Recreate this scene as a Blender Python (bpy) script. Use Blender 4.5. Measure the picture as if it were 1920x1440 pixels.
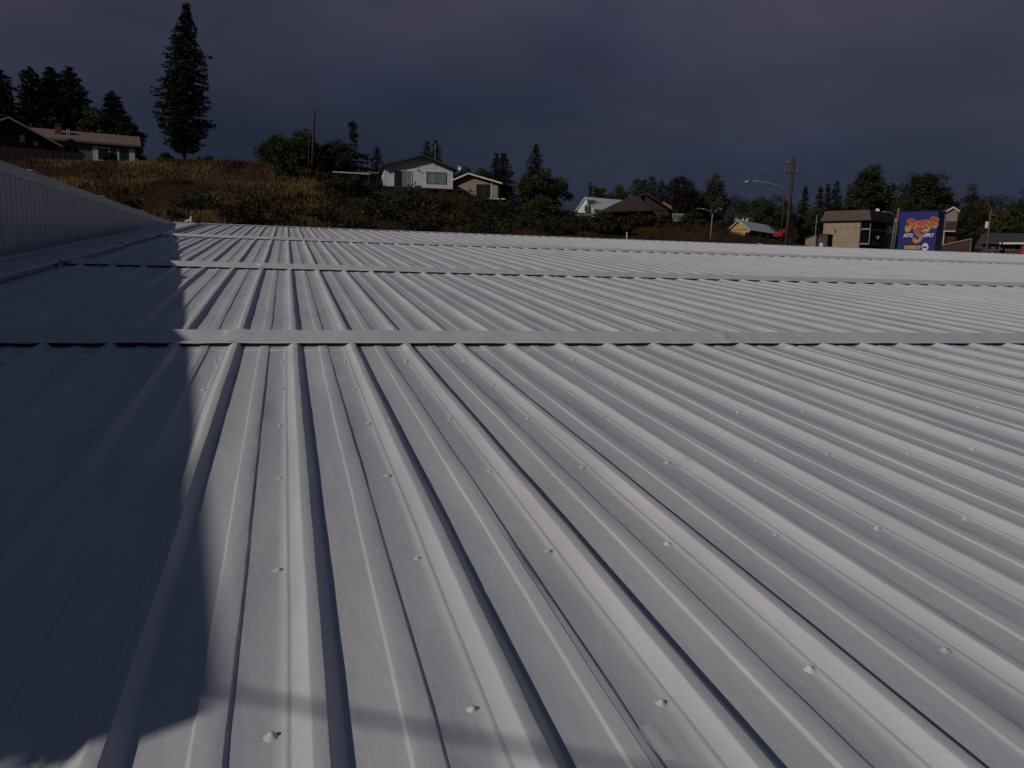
import bpy, bmesh, math, random
import numpy as np
from mathutils import Vector, Matrix

for o in list(bpy.data.objects): bpy.data.objects.remove(o)
scene = bpy.context.scene
col = scene.collection
random.seed(7); rng = np.random.default_rng(7)
R = math.radians

# ------------------------------------------------------------------ camera
F = 1500.0                                   # focal length in pixels of the 1920 px wide photograph
CAM = Vector((0, 0, 5.0))
def cam_ray(u, v): return Vector(((u - 960) / F, -(v - 720) / F, -1)).normalized()
_a = cam_ray(537, 493); _b = cam_ray(1900, 493 + .026 * (1900 - 537))
_Z = _b.cross(_a).normalized()
if _Z.y < 0: _Z = -_Z
_Y = _a; _X = _Y.cross(_Z)
ROT = Matrix((_X, _Y, _Z))                   # camera axes -> world axes; +Y runs along the roof ribs
cd = bpy.data.cameras.new('camera'); cam = bpy.data.objects.new('camera', cd); col.objects.link(cam)
cd.sensor_width = 36; cd.lens = 36 * F / 1920; cd.clip_start = .05; cd.clip_end = 9000
cam.matrix_world = Matrix.Translation(CAM) @ ROT.to_4x4()
scene.camera = cam
def ray(u, v): return ROT @ cam_ray(u, v)
def at(u, v, D):
    d = ray(u, v); return CAM + d * (D / math.hypot(d.x, d.y))
def azi(u, v=450):
    d = ray(u, v); return math.atan2(d.x, d.y)          # bearing, clockwise from +Y

# ------------------------------------------------------------------ light
SUN = Vector((-2.973, -1.43, 1.763)).normalized()       # towards the sun
sl = bpy.data.lights.new('sun', 'SUN'); so = bpy.data.objects.new('sun', sl); col.objects.link(so)
sl.energy = 3.35; sl.angle = R(.53); sl.color = (1, .945, .885)
so.rotation_euler = SUN.to_track_quat('Z', 'Y').to_euler()
CLOUD_LOC = (5.0, 1.0, 0.0)
w = bpy.data.worlds.new('World'); scene.world = w; w.use_nodes = True
nt = w.node_tree; nt.nodes.clear()
def N(nt, t, **k):
    n = nt.nodes.new(t)
    for a, b in k.items(): setattr(n, a, b)
    return n
out = N(nt, 'ShaderNodeOutputWorld')
sky = N(nt, 'ShaderNodeTexSky', sky_type='NISHITA', sun_disc=False)
sky.sun_elevation = math.asin(SUN.z); sky.sun_rotation = math.atan2(SUN.x, SUN.y)
b1 = N(nt, 'ShaderNodeBackground'); b1.inputs[1].default_value = .05
nt.links.new(sky.outputs[0], b1.inputs[0])
tc = N(nt, 'ShaderNodeTexCoord'); mp = N(nt, 'ShaderNodeMapping'); mp.inputs['Scale'].default_value = (1, 1, 2.2)
nz = N(nt, 'ShaderNodeTexNoise'); nz.inputs['Scale'].default_value = 2.1; nz.inputs['Detail'].default_value = 5; nz.inputs['Roughness'].default_value = .45; nz.inputs['Distortion'].default_value = .5
cr = N(nt, 'ShaderNodeValToRGB'); el = cr.color_ramp.elements            # storm deck by height: blue under-side, paler mauve folds, slate overhead
k_ = 1 / .466
for i_, (ps, c) in enumerate(((0.0, (.0155, .0195, .0425)), (.12, (.0185, .0225, .046)), (.20, (.029, .032, .056)), (.28, (.040, .0385, .062)), (.60, (.020, .028, .052)), (1.0, (.0155, .0245, .048)))):
    e = el[0] if i_ == 0 else el[len(el) - 1] if i_ == 5 else el.new(ps)
    e.position = ps; e.color = (c[0] * k_, c[1] * k_, c[2] * k_, 1)
b2 = N(nt, 'ShaderNodeBackground'); b2.inputs[1].default_value = 1.0
mx = N(nt, 'ShaderNodeMixShader'); mx.inputs[0].default_value = .95       # a storm deck covers most of the sky
L = nt.links.new
gq = N(nt, 'ShaderNodeNewGeometry'); L(gq.outputs['Incoming'], mp.inputs[0]); mp.inputs['Location'].default_value = (3.3, 1.7, 0); L(mp.outputs[0], nz.inputs[0]); 
gi = N(nt, 'ShaderNodeNewGeometry'); sz = N(nt, 'ShaderNodeSeparateXYZ'); L(gi.outputs['Incoming'], sz.inputs[0])
ng = N(nt, 'ShaderNodeMath', operation='MULTIPLY'); ng.inputs[1].default_value = -1; L(sz.outputs[2], ng.inputs[0])
ma = N(nt, 'ShaderNodeMath', operation='MULTIPLY_ADD'); L(nz.outputs[0], ma.inputs[0]); ma.inputs[1].default_value = .42; ma.inputs[2].default_value = -.21
mb_ = N(nt, 'ShaderNodeMath', operation='ADD'); L(ng.outputs[0], mb_.inputs[0]); L(ma.outputs[0], mb_.inputs[1]); L(mb_.outputs[0], cr.inputs[0])
hs = N(nt, 'ShaderNodeTexNoise'); hs.inputs['Scale'].default_value = 5.5; hs.inputs['Detail'].default_value = 6; hs.inputs['Roughness'].default_value = .5
L(mp.outputs[0], hs.inputs[0]); hm = N(nt, 'ShaderNodeMapRange'); hm.inputs[1].default_value = .3; hm.inputs[2].default_value = .7; hm.inputs[3].default_value = .88; hm.inputs[4].default_value = 1.12; L(hs.outputs[0], hm.inputs[0])
ml = N(nt, 'ShaderNodeMapping'); ml.inputs['Location'].default_value = CLOUD_LOC; L(gq.outputs['Incoming'], ml.inputs[0])
ls = N(nt, 'ShaderNodeTexNoise'); ls.inputs['Scale'].default_value = 1.3; ls.inputs['Detail'].default_value = 2; L(ml.outputs[0], ls.inputs[0])
lm = N(nt, 'ShaderNodeMapRange'); lm.inputs[1].default_value = .35; lm.inputs[2].default_value = .65; lm.inputs[3].default_value = .72; lm.inputs[4].default_value = 1.3; L(ls.outputs[0], lm.inputs[0])
mm = N(nt, 'ShaderNodeMath', operation='MULTIPLY'); L(hm.outputs[0], mm.inputs[0]); L(lm.outputs[0], mm.inputs[1]); L(mm.outputs[0], b2.inputs[1])
L(cr.outputs[0], b2.inputs[0])
L(b1.outputs[0], mx.inputs[1]); L(b2.outputs[0], mx.inputs[2]); L(mx.outputs[0], out.inputs[0])
vs = scene.view_settings
vs.view_transform = 'Standard'; vs.look = 'None'; vs.gamma = 1; vs.use_curve_mapping = False
vs.exposure = -1.1

# ------------------------------------------------------------------ materials
MATS = {}
def mat(name, c, rough=.7, c2=None, scale=3.0, bump=0, bscale=40, detail=4, spec=.5, metal=0, stretch=(1, 1, 1), lo=.35, hi=.65, bstretch=None, bdist=.01):
    m = bpy.data.materials.new(name); m.use_nodes = True; t = m.node_tree
    p = t.nodes['Principled BSDF']; p.inputs['Roughness'].default_value = rough
    p.inputs['Base Color'].default_value = (*c, 1); p.inputs['Metallic'].default_value = metal
    p.inputs['Specular IOR Level'].default_value = spec
    if c2 or bump:
        tc = N(t, 'ShaderNodeTexCoord'); mp = N(t, 'ShaderNodeMapping'); mp.inputs['Scale'].default_value = stretch
        t.links.new(tc.outputs['Object'], mp.inputs[0])
    if c2:
        nz = N(t, 'ShaderNodeTexNoise'); nz.inputs['Scale'].default_value = scale; nz.inputs['Detail'].default_value = detail
        cr = N(t, 'ShaderNodeValToRGB'); cr.color_ramp.elements[0].position = lo; cr.color_ramp.elements[1].position = hi
        cr.color_ramp.elements[0].color = (*c, 1); cr.color_ramp.elements[1].color = (*c2, 1)
        t.links.new(mp.outputs[0], nz.inputs[0]); t.links.new(nz.outputs[0], cr.inputs[0]); t.links.new(cr.outputs[0], p.inputs['Base Color'])
    if bump:
        n2 = N(t, 'ShaderNodeTexNoise'); n2.inputs['Scale'].default_value = bscale; n2.inputs['Detail'].default_value = 5
        bp = N(t, 'ShaderNodeBump'); bp.inputs['Strength'].default_value = bump; bp.inputs['Distance'].default_value = bdist
        if bstretch:
            mp2 = N(t, 'ShaderNodeMapping'); mp2.inputs['Scale'].default_value = bstretch
            t.links.new(tc.outputs['Object'], mp2.inputs[0]); t.links.new(mp2.outputs[0], n2.inputs[0])
        else: t.links.new(mp.outputs[0], n2.inputs[0])
        t.links.new(n2.outputs[0], bp.inputs['Height']); t.links.new(bp.outputs[0], p.inputs['Normal'])
    MATS[name] = m
    return m

def coat_material():
    """brushed / rolled white roof coating: uneven film, roller strokes along and across the panels"""
    m = bpy.data.materials.new('white_coating'); m.use_nodes = True; t = m.node_tree; p = t.nodes['Principled BSDF']
    lk = t.links.new
    g = N(t, 'ShaderNodeNewGeometry')
    def noise(sc, st, det=4, dist=0):
        mp = N(t, 'ShaderNodeMapping'); mp.inputs['Scale'].default_value = st; lk(g.outputs['Position'], mp.inputs[0])
        n = N(t, 'ShaderNodeTexNoise'); n.inputs['Scale'].default_value = sc; n.inputs['Detail'].default_value = det; n.inputs['Distortion'].default_value = dist
        lk(mp.outputs[0], n.inputs[0]); return n
    a = noise(1.6, (1.2, .45, 1), 4)                    # patches of thin and thick film
    cr = N(t, 'ShaderNodeValToRGB'); cr.color_ramp.elements[0].position = .3; cr.color_ramp.elements[1].position = .72
    cr.color_ramp.elements[0].color = (.66, .665, .69, 1); cr.color_ramp.elements[1].color = (.735, .715, .715, 1)
    lk(a.outputs[0], cr.inputs[0])
    s = noise(9, (1, .12, 1), 3)                        # faint streaks down the slope
    cs = N(t, 'ShaderNodeValToRGB'); cs.color_ramp.elements[0].position = .35; cs.color_ramp.elements[1].position = .6
    cs.color_ramp.elements[0].color = (.90, .905, .92, 1); cs.color_ramp.elements[1].color = (1, 1, 1, 1)
    lk(s.outputs[0], cs.inputs[0])
    mu = N(t, 'ShaderNodeMix', data_type='RGBA', blend_type='MULTIPLY'); mu.inputs[0].default_value = 1
    lk(cr.outputs[0], mu.inputs[6]); lk(cs.outputs[0], mu.inputs[7])
    sp = noise(55, (1, 1, 1), 2)                        # rare specks of grit
    cp = N(t, 'ShaderNodeValToRGB'); cp.color_ramp.elements[0].position = .195; cp.color_ramp.elements[1].position = .215
    cp.color_ramp.elements[0].color = (.35, .33, .32, 1); cp.color_ramp.elements[1].color = (1, 1, 1, 1)
    lk(sp.outputs[0], cp.inputs[0])
    m2 = N(t, 'ShaderNodeMix', data_type='RGBA', blend_type='MULTIPLY'); m2.inputs[0].default_value = 1
    lk(mu.outputs[2], m2.inputs[6]); lk(cp.outputs[0], m2.inputs[7]); lk(m2.outputs[2], p.inputs['Base Color'])
    rr = N(t, 'ShaderNodeMapRange'); rr.inputs[3].default_value = .36; rr.inputs[4].default_value = .6
    lk(a.outputs[0], rr.inputs[0]); lk(rr.outputs[0], p.inputs['Roughness'])
    b1 = noise(230, (1, .7, 1), 3); b2 = noise(26, (1, .35, 1), 4, .6); b3 = noise(16, (.3, 1.6, 1), 4, .8); b4 = noise(5, (1, .5, 1), 3)
    prev = None
    for n, st, ds in ((b4, .38, .013), (b2, .28, .006), (b3, .26, .0045), (b1, .22, .0012)):
        bp = N(t, 'ShaderNodeBump'); bp.inputs['Strength'].default_value = st; bp.inputs['Distance'].default_value = ds
        lk(n.outputs[0], bp.inputs['Height'])
        if prev: lk(prev.outputs[0], bp.inputs['Normal'])
        prev = bp
    lk(prev.outputs[0], p.inputs['Normal'])
    MATS['coat'] = m
coat_material()

def leaf_mat(name, c, c2, scale=.35, rough=.6):
    m = mat(name, c, rough, c2, scale, spec=.25, lo=.38, hi=.62)
    t = m.node_tree; p = t.nodes['Principled BSDF']; o = t.nodes['Material Output']
    tr = N(t, 'ShaderNodeBsdfTranslucent'); ad = N(t, 'ShaderNodeMixShader'); ad.inputs[0].default_value = .22
    cr = [n for n in t.nodes if n.type == 'VALTORGB'][0]
    t.links.new(cr.outputs[0], tr.inputs[0]); t.links.new(p.outputs[0], ad.inputs[1]); t.links.new(tr.outputs[0], ad.inputs[2]); t.links.new(ad.outputs[0], o.inputs[0])
    return m
leaf_mat('spruce', (.008, .011, .008), (.015, .019, .012))
leaf_mat('fir', (.014, .020, .015), (.028, .036, .022))
leaf_mat('green', (.034, .046, .013), (.070, .082, .026))
leaf_mat('dkgreen', (.022, .031, .011), (.056, .062, .022))
leaf_mat('olive', (.045, .048, .014), (.085, .080, .028))
leaf_mat('yellow', (.075, .062, .016), (.13, .10, .028))
leaf_mat('redbrown', (.020, .012, .010), (.042, .024, .016))
leaf_mat('grey_green', (.030, .040, .030), (.055, .066, .048))
leaf_mat('birch', (.035, .040, .022), (.070, .072, .045))
leaf_mat('scrub', (.024, .024, .010), (.060, .052, .020), .5)
leaf_mat('scrub_brown', (.036, .022, .012), (.075, .050, .024), .5)
mat('bark', (.035, .026, .02), .9, (.06, .048, .038), 6, bump=.5, bscale=14)
mat('straw', (.045, .024, .012), .85, (.24, .155, .070), .16, lo=.36, hi=.60, spec=.1)
mat('pole_wood', (.036, .022, .016), .85, (.062, .038, .027), 5, stretch=(4, 4, .3), bump=.4, bscale=20)
mat('pole_tan', (.17, .12, .08), .85, (.11, .075, .05), 5, stretch=(4, 4, .3))
mat('galv', (.34, .34, .34), .45, (.26, .26, .27), 6, metal=.6)
mat('wire', (.03, .03, .03), .6)
mat('dark_cavity', (.03, .03, .032), .9)
mat('wall_coat', (.43, .435, .45), .5, (.36, .365, .385), 1.2, bump=.25, bscale=18, bdist=.006)
mat('white_siding', (.74, .76, .74), .6, (.66, .68, .67), 1.5, bump=.2, bscale=30)
mat('white_trim', (.70, .69, .66), .55, (.60, .59, .57), 2)
mat('roof_dark', (.045, .042, .042), .85, (.07, .065, .06), 4, bump=.5, bscale=30)
mat('roof_brown', (.040, .024, .020), .85, (.065, .040, .032), 3, bump=.5, bscale=30)
mat('roof_rose', (.21, .145, .125), .85, (.17, .115, .10), 2, bump=.4, bscale=30)
mat('roof_white', (.66, .67, .69), .45, (.58, .59, .61), 1.5)
mat('roof_grey', (.20, .20, .20), .8, (.15, .15, .155), 2)
mat('teal_wall', (.13, .15, .15), .7, (.10, .12, .125), 2)
mat('brown_wall', (.065, .036, .032), .8, (.05, .027, .024), 2)
mat('tan_wall', (.32, .24, .19), .75, (.27, .20, .16), 1.2)
mat('block_tan', (.40, .30, .205), .8, (.34, .25, .17), 1.0, bump=.4, bscale=18)
mat('apt_brown', (.105, .064, .053), .75, (.085, .052, .044), 1.4)
mat('yellow_wall', (.52, .345, .11), .7, (.46, .30, .09), 1.5)
mat('concrete', (.32, .31, .30), .85, (.25, .245, .24), 2.5)
mat('brick_red', (.17, .06, .042), .85, (.12, .045, .034), 4)
mat('deck_wood', (.055, .036, .028), .85, (.04, .026, .02), 3)
mat('glass', (.02, .025, .03), .08, spec=.8)
mat('curtain', (.26, .31, .32), .8, (.14, .18, .20), 9, stretch=(1.6, .1, .05), lo=.45, hi=.55)
mat('blue_frame', (.13, .20, .25), .5)
mat('red_paint', (.33, .018, .018), .35)
mat('tyre', (.015, .015, .015), .8)
mat('sign_blue', (.012, .014, .19), .35, (.010, .012, .16), 1)
mat('sign_white', (.72, .70, .68), .5)
mat('sign_yellow', (.75, .45, .02), .5)
mat('sign_gold', (.70, .46, .16), .5)
mat('sign_dark', (.012, .010, .03), .5)
mat('asphalt', (.055, .053, .052), .9, (.075, .072, .068), 3, bump=.4, bscale=60)
mat('kerb_stone', (.26, .25, .235), .85, (.20, .195, .185), 3)
def ramp_mat(name, axis, stops, a, b):
    m = bpy.data.materials.new(name); m.use_nodes = True; t = m.node_tree; p = t.nodes['Principled BSDF']; p.inputs['Roughness'].default_value = .5
    tc = N(t, 'ShaderNodeTexCoord'); sx = N(t, 'ShaderNodeSeparateXYZ'); mr = N(t, 'ShaderNodeMapRange'); cr = N(t, 'ShaderNodeValToRGB')
    mr.inputs[1].default_value = a; mr.inputs[2].default_value = b
    t.links.new(tc.outputs['Object'], sx.inputs[0]); t.links.new(sx.outputs[axis], mr.inputs[0]); t.links.new(mr.outputs[0], cr.inputs[0]); t.links.new(cr.outputs[0], p.inputs['Base Color'])
    cr.color_ramp.elements[0].color = (*stops[0], 1); cr.color_ramp.elements[1].color = (*stops[-1], 1)
    for i, s in enumerate(stops[1:-1]):
        e = cr.color_ramp.elements.new((i + 1) / (len(stops) - 1)); e.color = (*s, 1)
    MATS[name] = m
ramp_mat('letter_fire', 2, [(.80, .46, .06), (.72, .16, .02), (.50, .025, .02)], 0, 1)   # printed fade, gold below to red above

# ------------------------------------------------------------------ mesh helpers
class MB:
    def __init__(s): s.v = []; s.f = []
    def add(s, vs, fs):
        k = len(s.v); s.v += [tuple(p) for p in vs]; s.f += [tuple(i + k for i in f) for f in fs]; return s
    def box(s, x0, x1, y0, y1, z0, z1):
        return s.add([(x0, y0, z0), (x1, y0, z0), (x1, y1, z0), (x0, y1, z0), (x0, y0, z1), (x1, y0, z1), (x1, y1, z1), (x0, y1, z1)],
                     [(0, 3, 2, 1), (4, 5, 6, 7), (0, 1, 5, 4), (1, 2, 6, 5), (2, 3, 7, 6), (3, 0, 4, 7)])
    def slab(s, pts, off):
        """polygon pts thickened by the vector off"""
        n = len(pts); off = Vector(off); p = [Vector(a) for a in pts]
        return s.add(p + [a + off for a in p], [tuple(range(n - 1, -1, -1)), tuple(range(n, 2 * n))] + [(i, (i + 1) % n, n + (i + 1) % n, n + i) for i in range(n)])
    def tube(s, pts, rad, n=8, cap=True):
        pts = [Vector(p) for p in pts]; k = len(s.v)
        if not hasattr(rad, '__len__'): rad = [rad] * len(pts)
        for i, p in enumerate(pts):
            d = (pts[min(i + 1, len(pts) - 1)] - pts[max(i - 1, 0)]).normalized()
            a = d.cross(Vector((0, 0, 1)) if abs(d.z) < .9 else Vector((1, 0, 0))).normalized(); b = d.cross(a)
            for j in range(n):
                t = 2 * math.pi * j / n; s.v.append(tuple(p + (a * math.cos(t) + b * math.sin(t)) * rad[i]))
        for i in range(len(pts) - 1):
            for j in range(n): s.f.append((k + i * n + j, k + i * n + (j + 1) % n, k + (i + 1) * n + (j + 1) % n, k + (i + 1) * n + j))
        if cap: s.f.append(tuple(k + j for j in range(n))[::-1]); s.f.append(tuple(k + (len(pts) - 1) * n + j for j in range(n)))
        return s
    def mesh(s, name, m, smooth=False):
        me = bpy.data.meshes.new(name); me.from_pydata(s.v, [], s.f); me.materials.append(MATS[m]); me.update()
        if smooth: me.polygons.foreach_set('use_smooth', [True] * len(me.polygons))
        return me
    def build(s, name, m, parent=None, smooth=False): return link(name, s.mesh(name, m, smooth), parent)
def link(name, me, parent=None, loc=None, rot=None):
    o = bpy.data.objects.new(name, me); col.objects.link(o)
    if parent: o.parent = parent
    if loc is not None: o.location = loc
    if rot is not None: o.rotation_euler = rot
    return o
def tag(o, label, cat, group=None):
    o['label'] = label; o['category'] = cat
    if group: o['group'] = group
    return o
def thing(name, label, cat, loc=(0, 0, 0), rz=0, group=None):
    o = bpy.data.objects.new(name, None); col.objects.link(o); o.location = loc; o.rotation_euler = (0, 0, rz); o.empty_display_size = .3
    return tag(o, label, cat, group)
def bx(root, name, m, *a): return MB().box(*a).build(name, m, root)
def quads_mesh(name, V, m):
    n = len(V) // 4; me = bpy.data.meshes.new(name)
    me.vertices.add(4 * n); me.vertices.foreach_set('co', np.asarray(V, dtype=np.float32).ravel())
    me.loops.add(4 * n); me.loops.foreach_set('vertex_index', np.arange(4 * n, dtype=np.int32))
    me.polygons.add(n); me.polygons.foreach_set('loop_start', np.arange(0, 4 * n, 4, dtype=np.int32))
    me.materials.append(MATS[m]); me.update(calc_edges=True); me.validate(); return me
def tris_mesh(name, V, m):
    n = len(V) // 3; me = bpy.data.meshes.new(name)
    me.vertices.add(3 * n); me.vertices.foreach_set('co', np.asarray(V, dtype=np.float32).ravel())
    me.loops.add(3 * n); me.loops.foreach_set('vertex_index', np.arange(3 * n, dtype=np.int32))
    me.polygons.add(n); me.polygons.foreach_set('loop_start', np.arange(0, 3 * n, 3, dtype=np.int32))
    me.materials.append(MATS[m]); me.update(calc_edges=True); return me
def leaves(C, L, W, updir=None, r=rng):
    """one quad per centre: long axis updir (or random), size L x W"""
    n = len(C)
    a = r.normal(size=(n, 3)) if updir is None else updir + r.normal(size=(n, 3)) * .35
    a /= np.linalg.norm(a, axis=1)[:, None] + 1e-9
    b = np.cross(a, r.normal(size=(n, 3))); b /= np.linalg.norm(b, axis=1)[:, None] + 1e-9
    l = (L * r.uniform(.6, 1.3, n))[:, None] / 2; ww = (W * r.uniform(.6, 1.3, n))[:, None] / 2
    V = np.stack([C - a * l, C + b * ww - a * l * .1, C + a * l, C - b * ww - a * l * .1], 1)
    return V.reshape(-1, 3)

# ------------------------------------------------------------------ terrain
CT = []
for u, v, D in [(-250, 300, 108), (-150, 300, 108), (0, 309, 107), (60, 311, 107), (120, 311, 106), (180, 311, 106), (240, 310, 106), (330, 305, 106), (60, 300, 118), (180, 300, 118), (420, 306, 104), (480, 309, 104), (560, 317, 102), (605, 326, 100),
                (650, 368, 98), (690, 352, 106), (720, 353, 110), (840, 360, 110), (780, 362, 104), (780, 396, 90), (900, 374, 116), (900, 405, 95),
                (-150, 420, 72), (0, 410, 76), (150, 345, 92), (150, 400, 76), (350, 345, 92), (350, 400, 74), (520, 350, 90), (520, 410, 74), (640, 400, 84), (700, 424, 74),
                (850, 432, 74), (1000, 440, 74), (1000, 402, 108), (1080, 408, 116), (1200, 409, 108), (1130, 408, 135), (1080, 440, 80), (1180, 440, 80),
                (1250, 432, 92), (1320, 432, 92), (1250, 452, 72), (1320, 455, 72), (1340, 448, 110), (1380, 452, 118), (1400, 444, 150), (1430, 455, 115), (1460, 451, 135), (1500, 478, 130), (1560, 483, 130), (1600, 484, 130), (1400, 455, 95), (1440, 459, 95), (1400, 459, 75), (1440, 462, 75), (1480, 468, 62), (1490, 462, 100), (1540, 478, 100), (1540, 478, 150),
                (1600, 484, 110), (1600, 484, 162), (1620, 482, 80), (1700, 486, 95), (1700, 488, 75), (1800, 490, 108), (1800, 492, 85), (1860, 489, 122), (1920, 490, 112), (2050, 490, 112), (1700, 482, 160), (1850, 480, 165)]:
    p = at(u, v, D); CT.append((p.x, p.y, p.z))
for u in range(-500, 2600, 150):
    a = azi(u)
    for D in (28, 40, 52): CT.append((D * math.sin(a), D * math.cos(a), 0))
    for D, zz in ((200, 17 if u < 500 else 14 if u < 1050 else 12), (300, 15), (500, 10), (900, 6), (2000, 4), (4000, 4)):
        CT.append((D * math.sin(a), D * math.cos(a), zz))
for k in range(24):
    a = R(60 + 10 * k) + .2
    for D in (30, 90, 250, 700, 2500): CT.append((D * math.sin(a), D * math.cos(a), 0 if D < 100 else 2))
for x in (-15, 0, 20, 40):
    for y in (-15, 0, 20, 48): CT.append((x, y, 0))
CT = np.array(CT)
def ground_z(x, y):
    x = np.atleast_1d(np.asarray(x, float)); y = np.atleast_1d(np.asarray(y, float))
    d2 = (x[:, None] - CT[None, :, 0]) ** 2 + (y[:, None] - CT[None, :, 1]) ** 2 + 4
    sc = d2 ** -1.7
    return (sc * CT[None, :, 2]).sum(1) / sc.sum(1)
def gz(x, y): return float(ground_z(x, y)[0])
def gp(u, D):
    a = azi(u); x, y = D * math.sin(a), D * math.cos(a); return Vector((x, y, gz(x, y)))

def make_ground():
    rad = [0, 8, 16, 24, 32, 40, 46] + list(np.arange(50, 130, 2.0)) + list(np.geomspace(132, 5000, 34)); na = 300
    rad = np.array(rad); A = np.linspace(0, 2 * np.pi, na, endpoint=False)
    xx = (rad[:, None] * np.sin(A)[None]).ravel(); yy = (rad[:, None] * np.cos(A)[None]).ravel()
    zz = np.concatenate([ground_z(xx[i:i + 2000], yy[i:i + 2000]) for i in range(0, len(xx), 2000)])
    rr = np.hypot(xx, yy); amp = np.clip((rr - 55) / 15, 0, 1) * np.clip((260 - rr) / 60, 0, 1)
    zz = zz + amp * (.25 * np.sin(xx * .55 + 1.3 * np.sin(yy * .31)) * np.cos(yy * .47 + xx * .2) + .12 * rng.normal(size=len(xx)))
    mb = MB(); mb.v = list(zip(xx, yy, zz))
    for i in range(len(rad) - 1):
        for j in range(na):
            j2 = (j + 1) % na
            if i == 0: mb.f.append((0, (i + 1) * na + j2, (i + 1) * na + j))
            else: mb.f.append((i * na + j, i * na + j2, (i + 1) * na + j2, (i + 1) * na + j))
    m = bpy.data.materials.new('bank_soil'); m.use_nodes = True; t = m.node_tree; p = t.nodes['Principled BSDF']; p.inputs['Roughness'].default_value = .95; p.inputs['Specular IOR Level'].default_value = .1
    tc = N(t, 'ShaderNodeTexCoord'); n1 = N(t, 'ShaderNodeTexNoise'); n1.inputs['Scale'].default_value = .09; n1.inputs['Detail'].default_value = 8; n1.inputs['Roughness'].default_value = .65
    cr = N(t, 'ShaderNodeValToRGB'); el = cr.color_ramp.elements
    el[0].position = .33; el[0].color = (.020, .015, .008, 1); el[1].position = .7; el[1].color = (.085, .052, .026, 1)
    for ps, c in ((.46, (.040, .022, .014)), (.56, (.056, .032, .018))): e = el.new(ps); e.color = (*c, 1)
    t.links.new(tc.outputs['Object'], n1.inputs[0]); t.links.new(n1.outputs[0], cr.inputs[0]); t.links.new(cr.outputs[0], p.inputs['Base Color'])
    n2 = N(t, 'ShaderNodeTexNoise'); n2.inputs['Scale'].default_value = 1.5; n2.inputs['Detail'].default_value = 6
    bp = N(t, 'ShaderNodeBump'); bp.inputs['Strength'].default_value = .8; bp.inputs['Distance'].default_value = .3
    t.links.new(tc.outputs['Object'], n2.inputs[0]); t.links.new(n2.outputs[0], bp.inputs['Height']); t.links.new(bp.outputs[0], p.inputs['Normal'])
    MATS['bank_soil'] = m
    o = mb.build('ground', 'bank_soil', None, True); o['kind'] = 'structure'
make_ground()

def ribbon(name, m, pts, w0, w1, lift, thick=0):
    mb = MB(); n = len(pts)
    for i, p in enumerate(pts):
        d = (pts[min(i + 1, n - 1)] - pts[max(i - 1, 0)]); d.z = 0; d.normalize(); q = Vector((d.y, -d.x, 0))
        for wv in (w0, w1):
            c = p + q * wv; mb.v.append((c.x, c.y, p.z + lift))
            if thick: mb.v.append((c.x, c.y, p.z + lift - thick))
    for i in range(n - 1):
        if thick:
            a = i * 4; b = a + 4
            mb.f += [(a, b, b + 2, a + 2), (a, a + 1, b + 1, b), (a + 2, b + 2, b + 3, a + 3)]
        else:
            a = i * 2; mb.f.append((a, a + 2, a + 3, a + 1))
    o = mb.build(name, m, None); o['kind'] = 'structure'; return o
rp = []
for i in range(25):
    t = i / 24; u = 1405 + 800 * t; D = 82 + 6 * t; p = gp(u, D); rp.append(p)
zs = [p.z for p in rp]
for i, p in enumerate(rp): p.z = sum(zs[max(0, i - 2):i + 3]) / len(zs[max(0, i - 2):i + 3]) + .25
ribbon('road', 'asphalt', rp, -3.2, 3.2, 0, .6)
ribbon('kerb', 'kerb_stone', rp, -3.4, -3.2, .12, .7)
ribbon('kerb', 'kerb_stone', rp, 3.2, 3.4, .12, .7)

# ------------------------------------------------------------------ the metal roof in the foreground
SL = .0727; AL = math.atan(SL); RZ = CAM.z - .8          # roof rises 4.2 degrees along +Y
P = .3125; XC = .039                                      # rib pitch, and the x of one rib
T0, T1 = -3.0, 25.7
XL = XC - P * 10 - P / 2 + .0                              # left edge of the first panel (under the apron)
NPAN = 38
def rp_pt(x, t, n=0): return Vector((x, t * math.cos(AL) - n * math.sin(AL), RZ + t * math.sin(AL) + n * math.cos(AL)))
roofb = thing('metal_roofed_building', 'low building whose white coated ribbed metal roof fills the foreground', 'building', (XL, T0, 0))
def on_roof(o, x=0, t=0, n=0):
    o.parent = roofb; o.location = rp_pt(x, t, n) - Vector((XL, T0, 0)); o.rotation_euler = (AL, 0, 0); return o
def one_period(xo):
    """(x, height) across one pitch, from half way to the next rib"""
    h = .0235
    return [(xo + x, z) for x, z in (
        (-.156, .0052), (-.139, .0050), (-.1370, .0045), (-.1335, .0005), (-.131, 0),
        (-.070, 0), (-.0540, .0003), (-.0515, .0024), (-.0455, .0028), (-.0425, .0022), (-.0405, .0026),
        (-.0150, h - .0026), (-.0132, h - .0006), (-.0105, h), (.0108, h), (.0132, h - .0006), (.0150, h - .0026),
        (.0365, .0014), (.0385, .0003), (.042, 0),
        (.1235, 0), (.126, .0005), (.1290, .0045), (.131, .0050), (.1540, .0052))]
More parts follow.
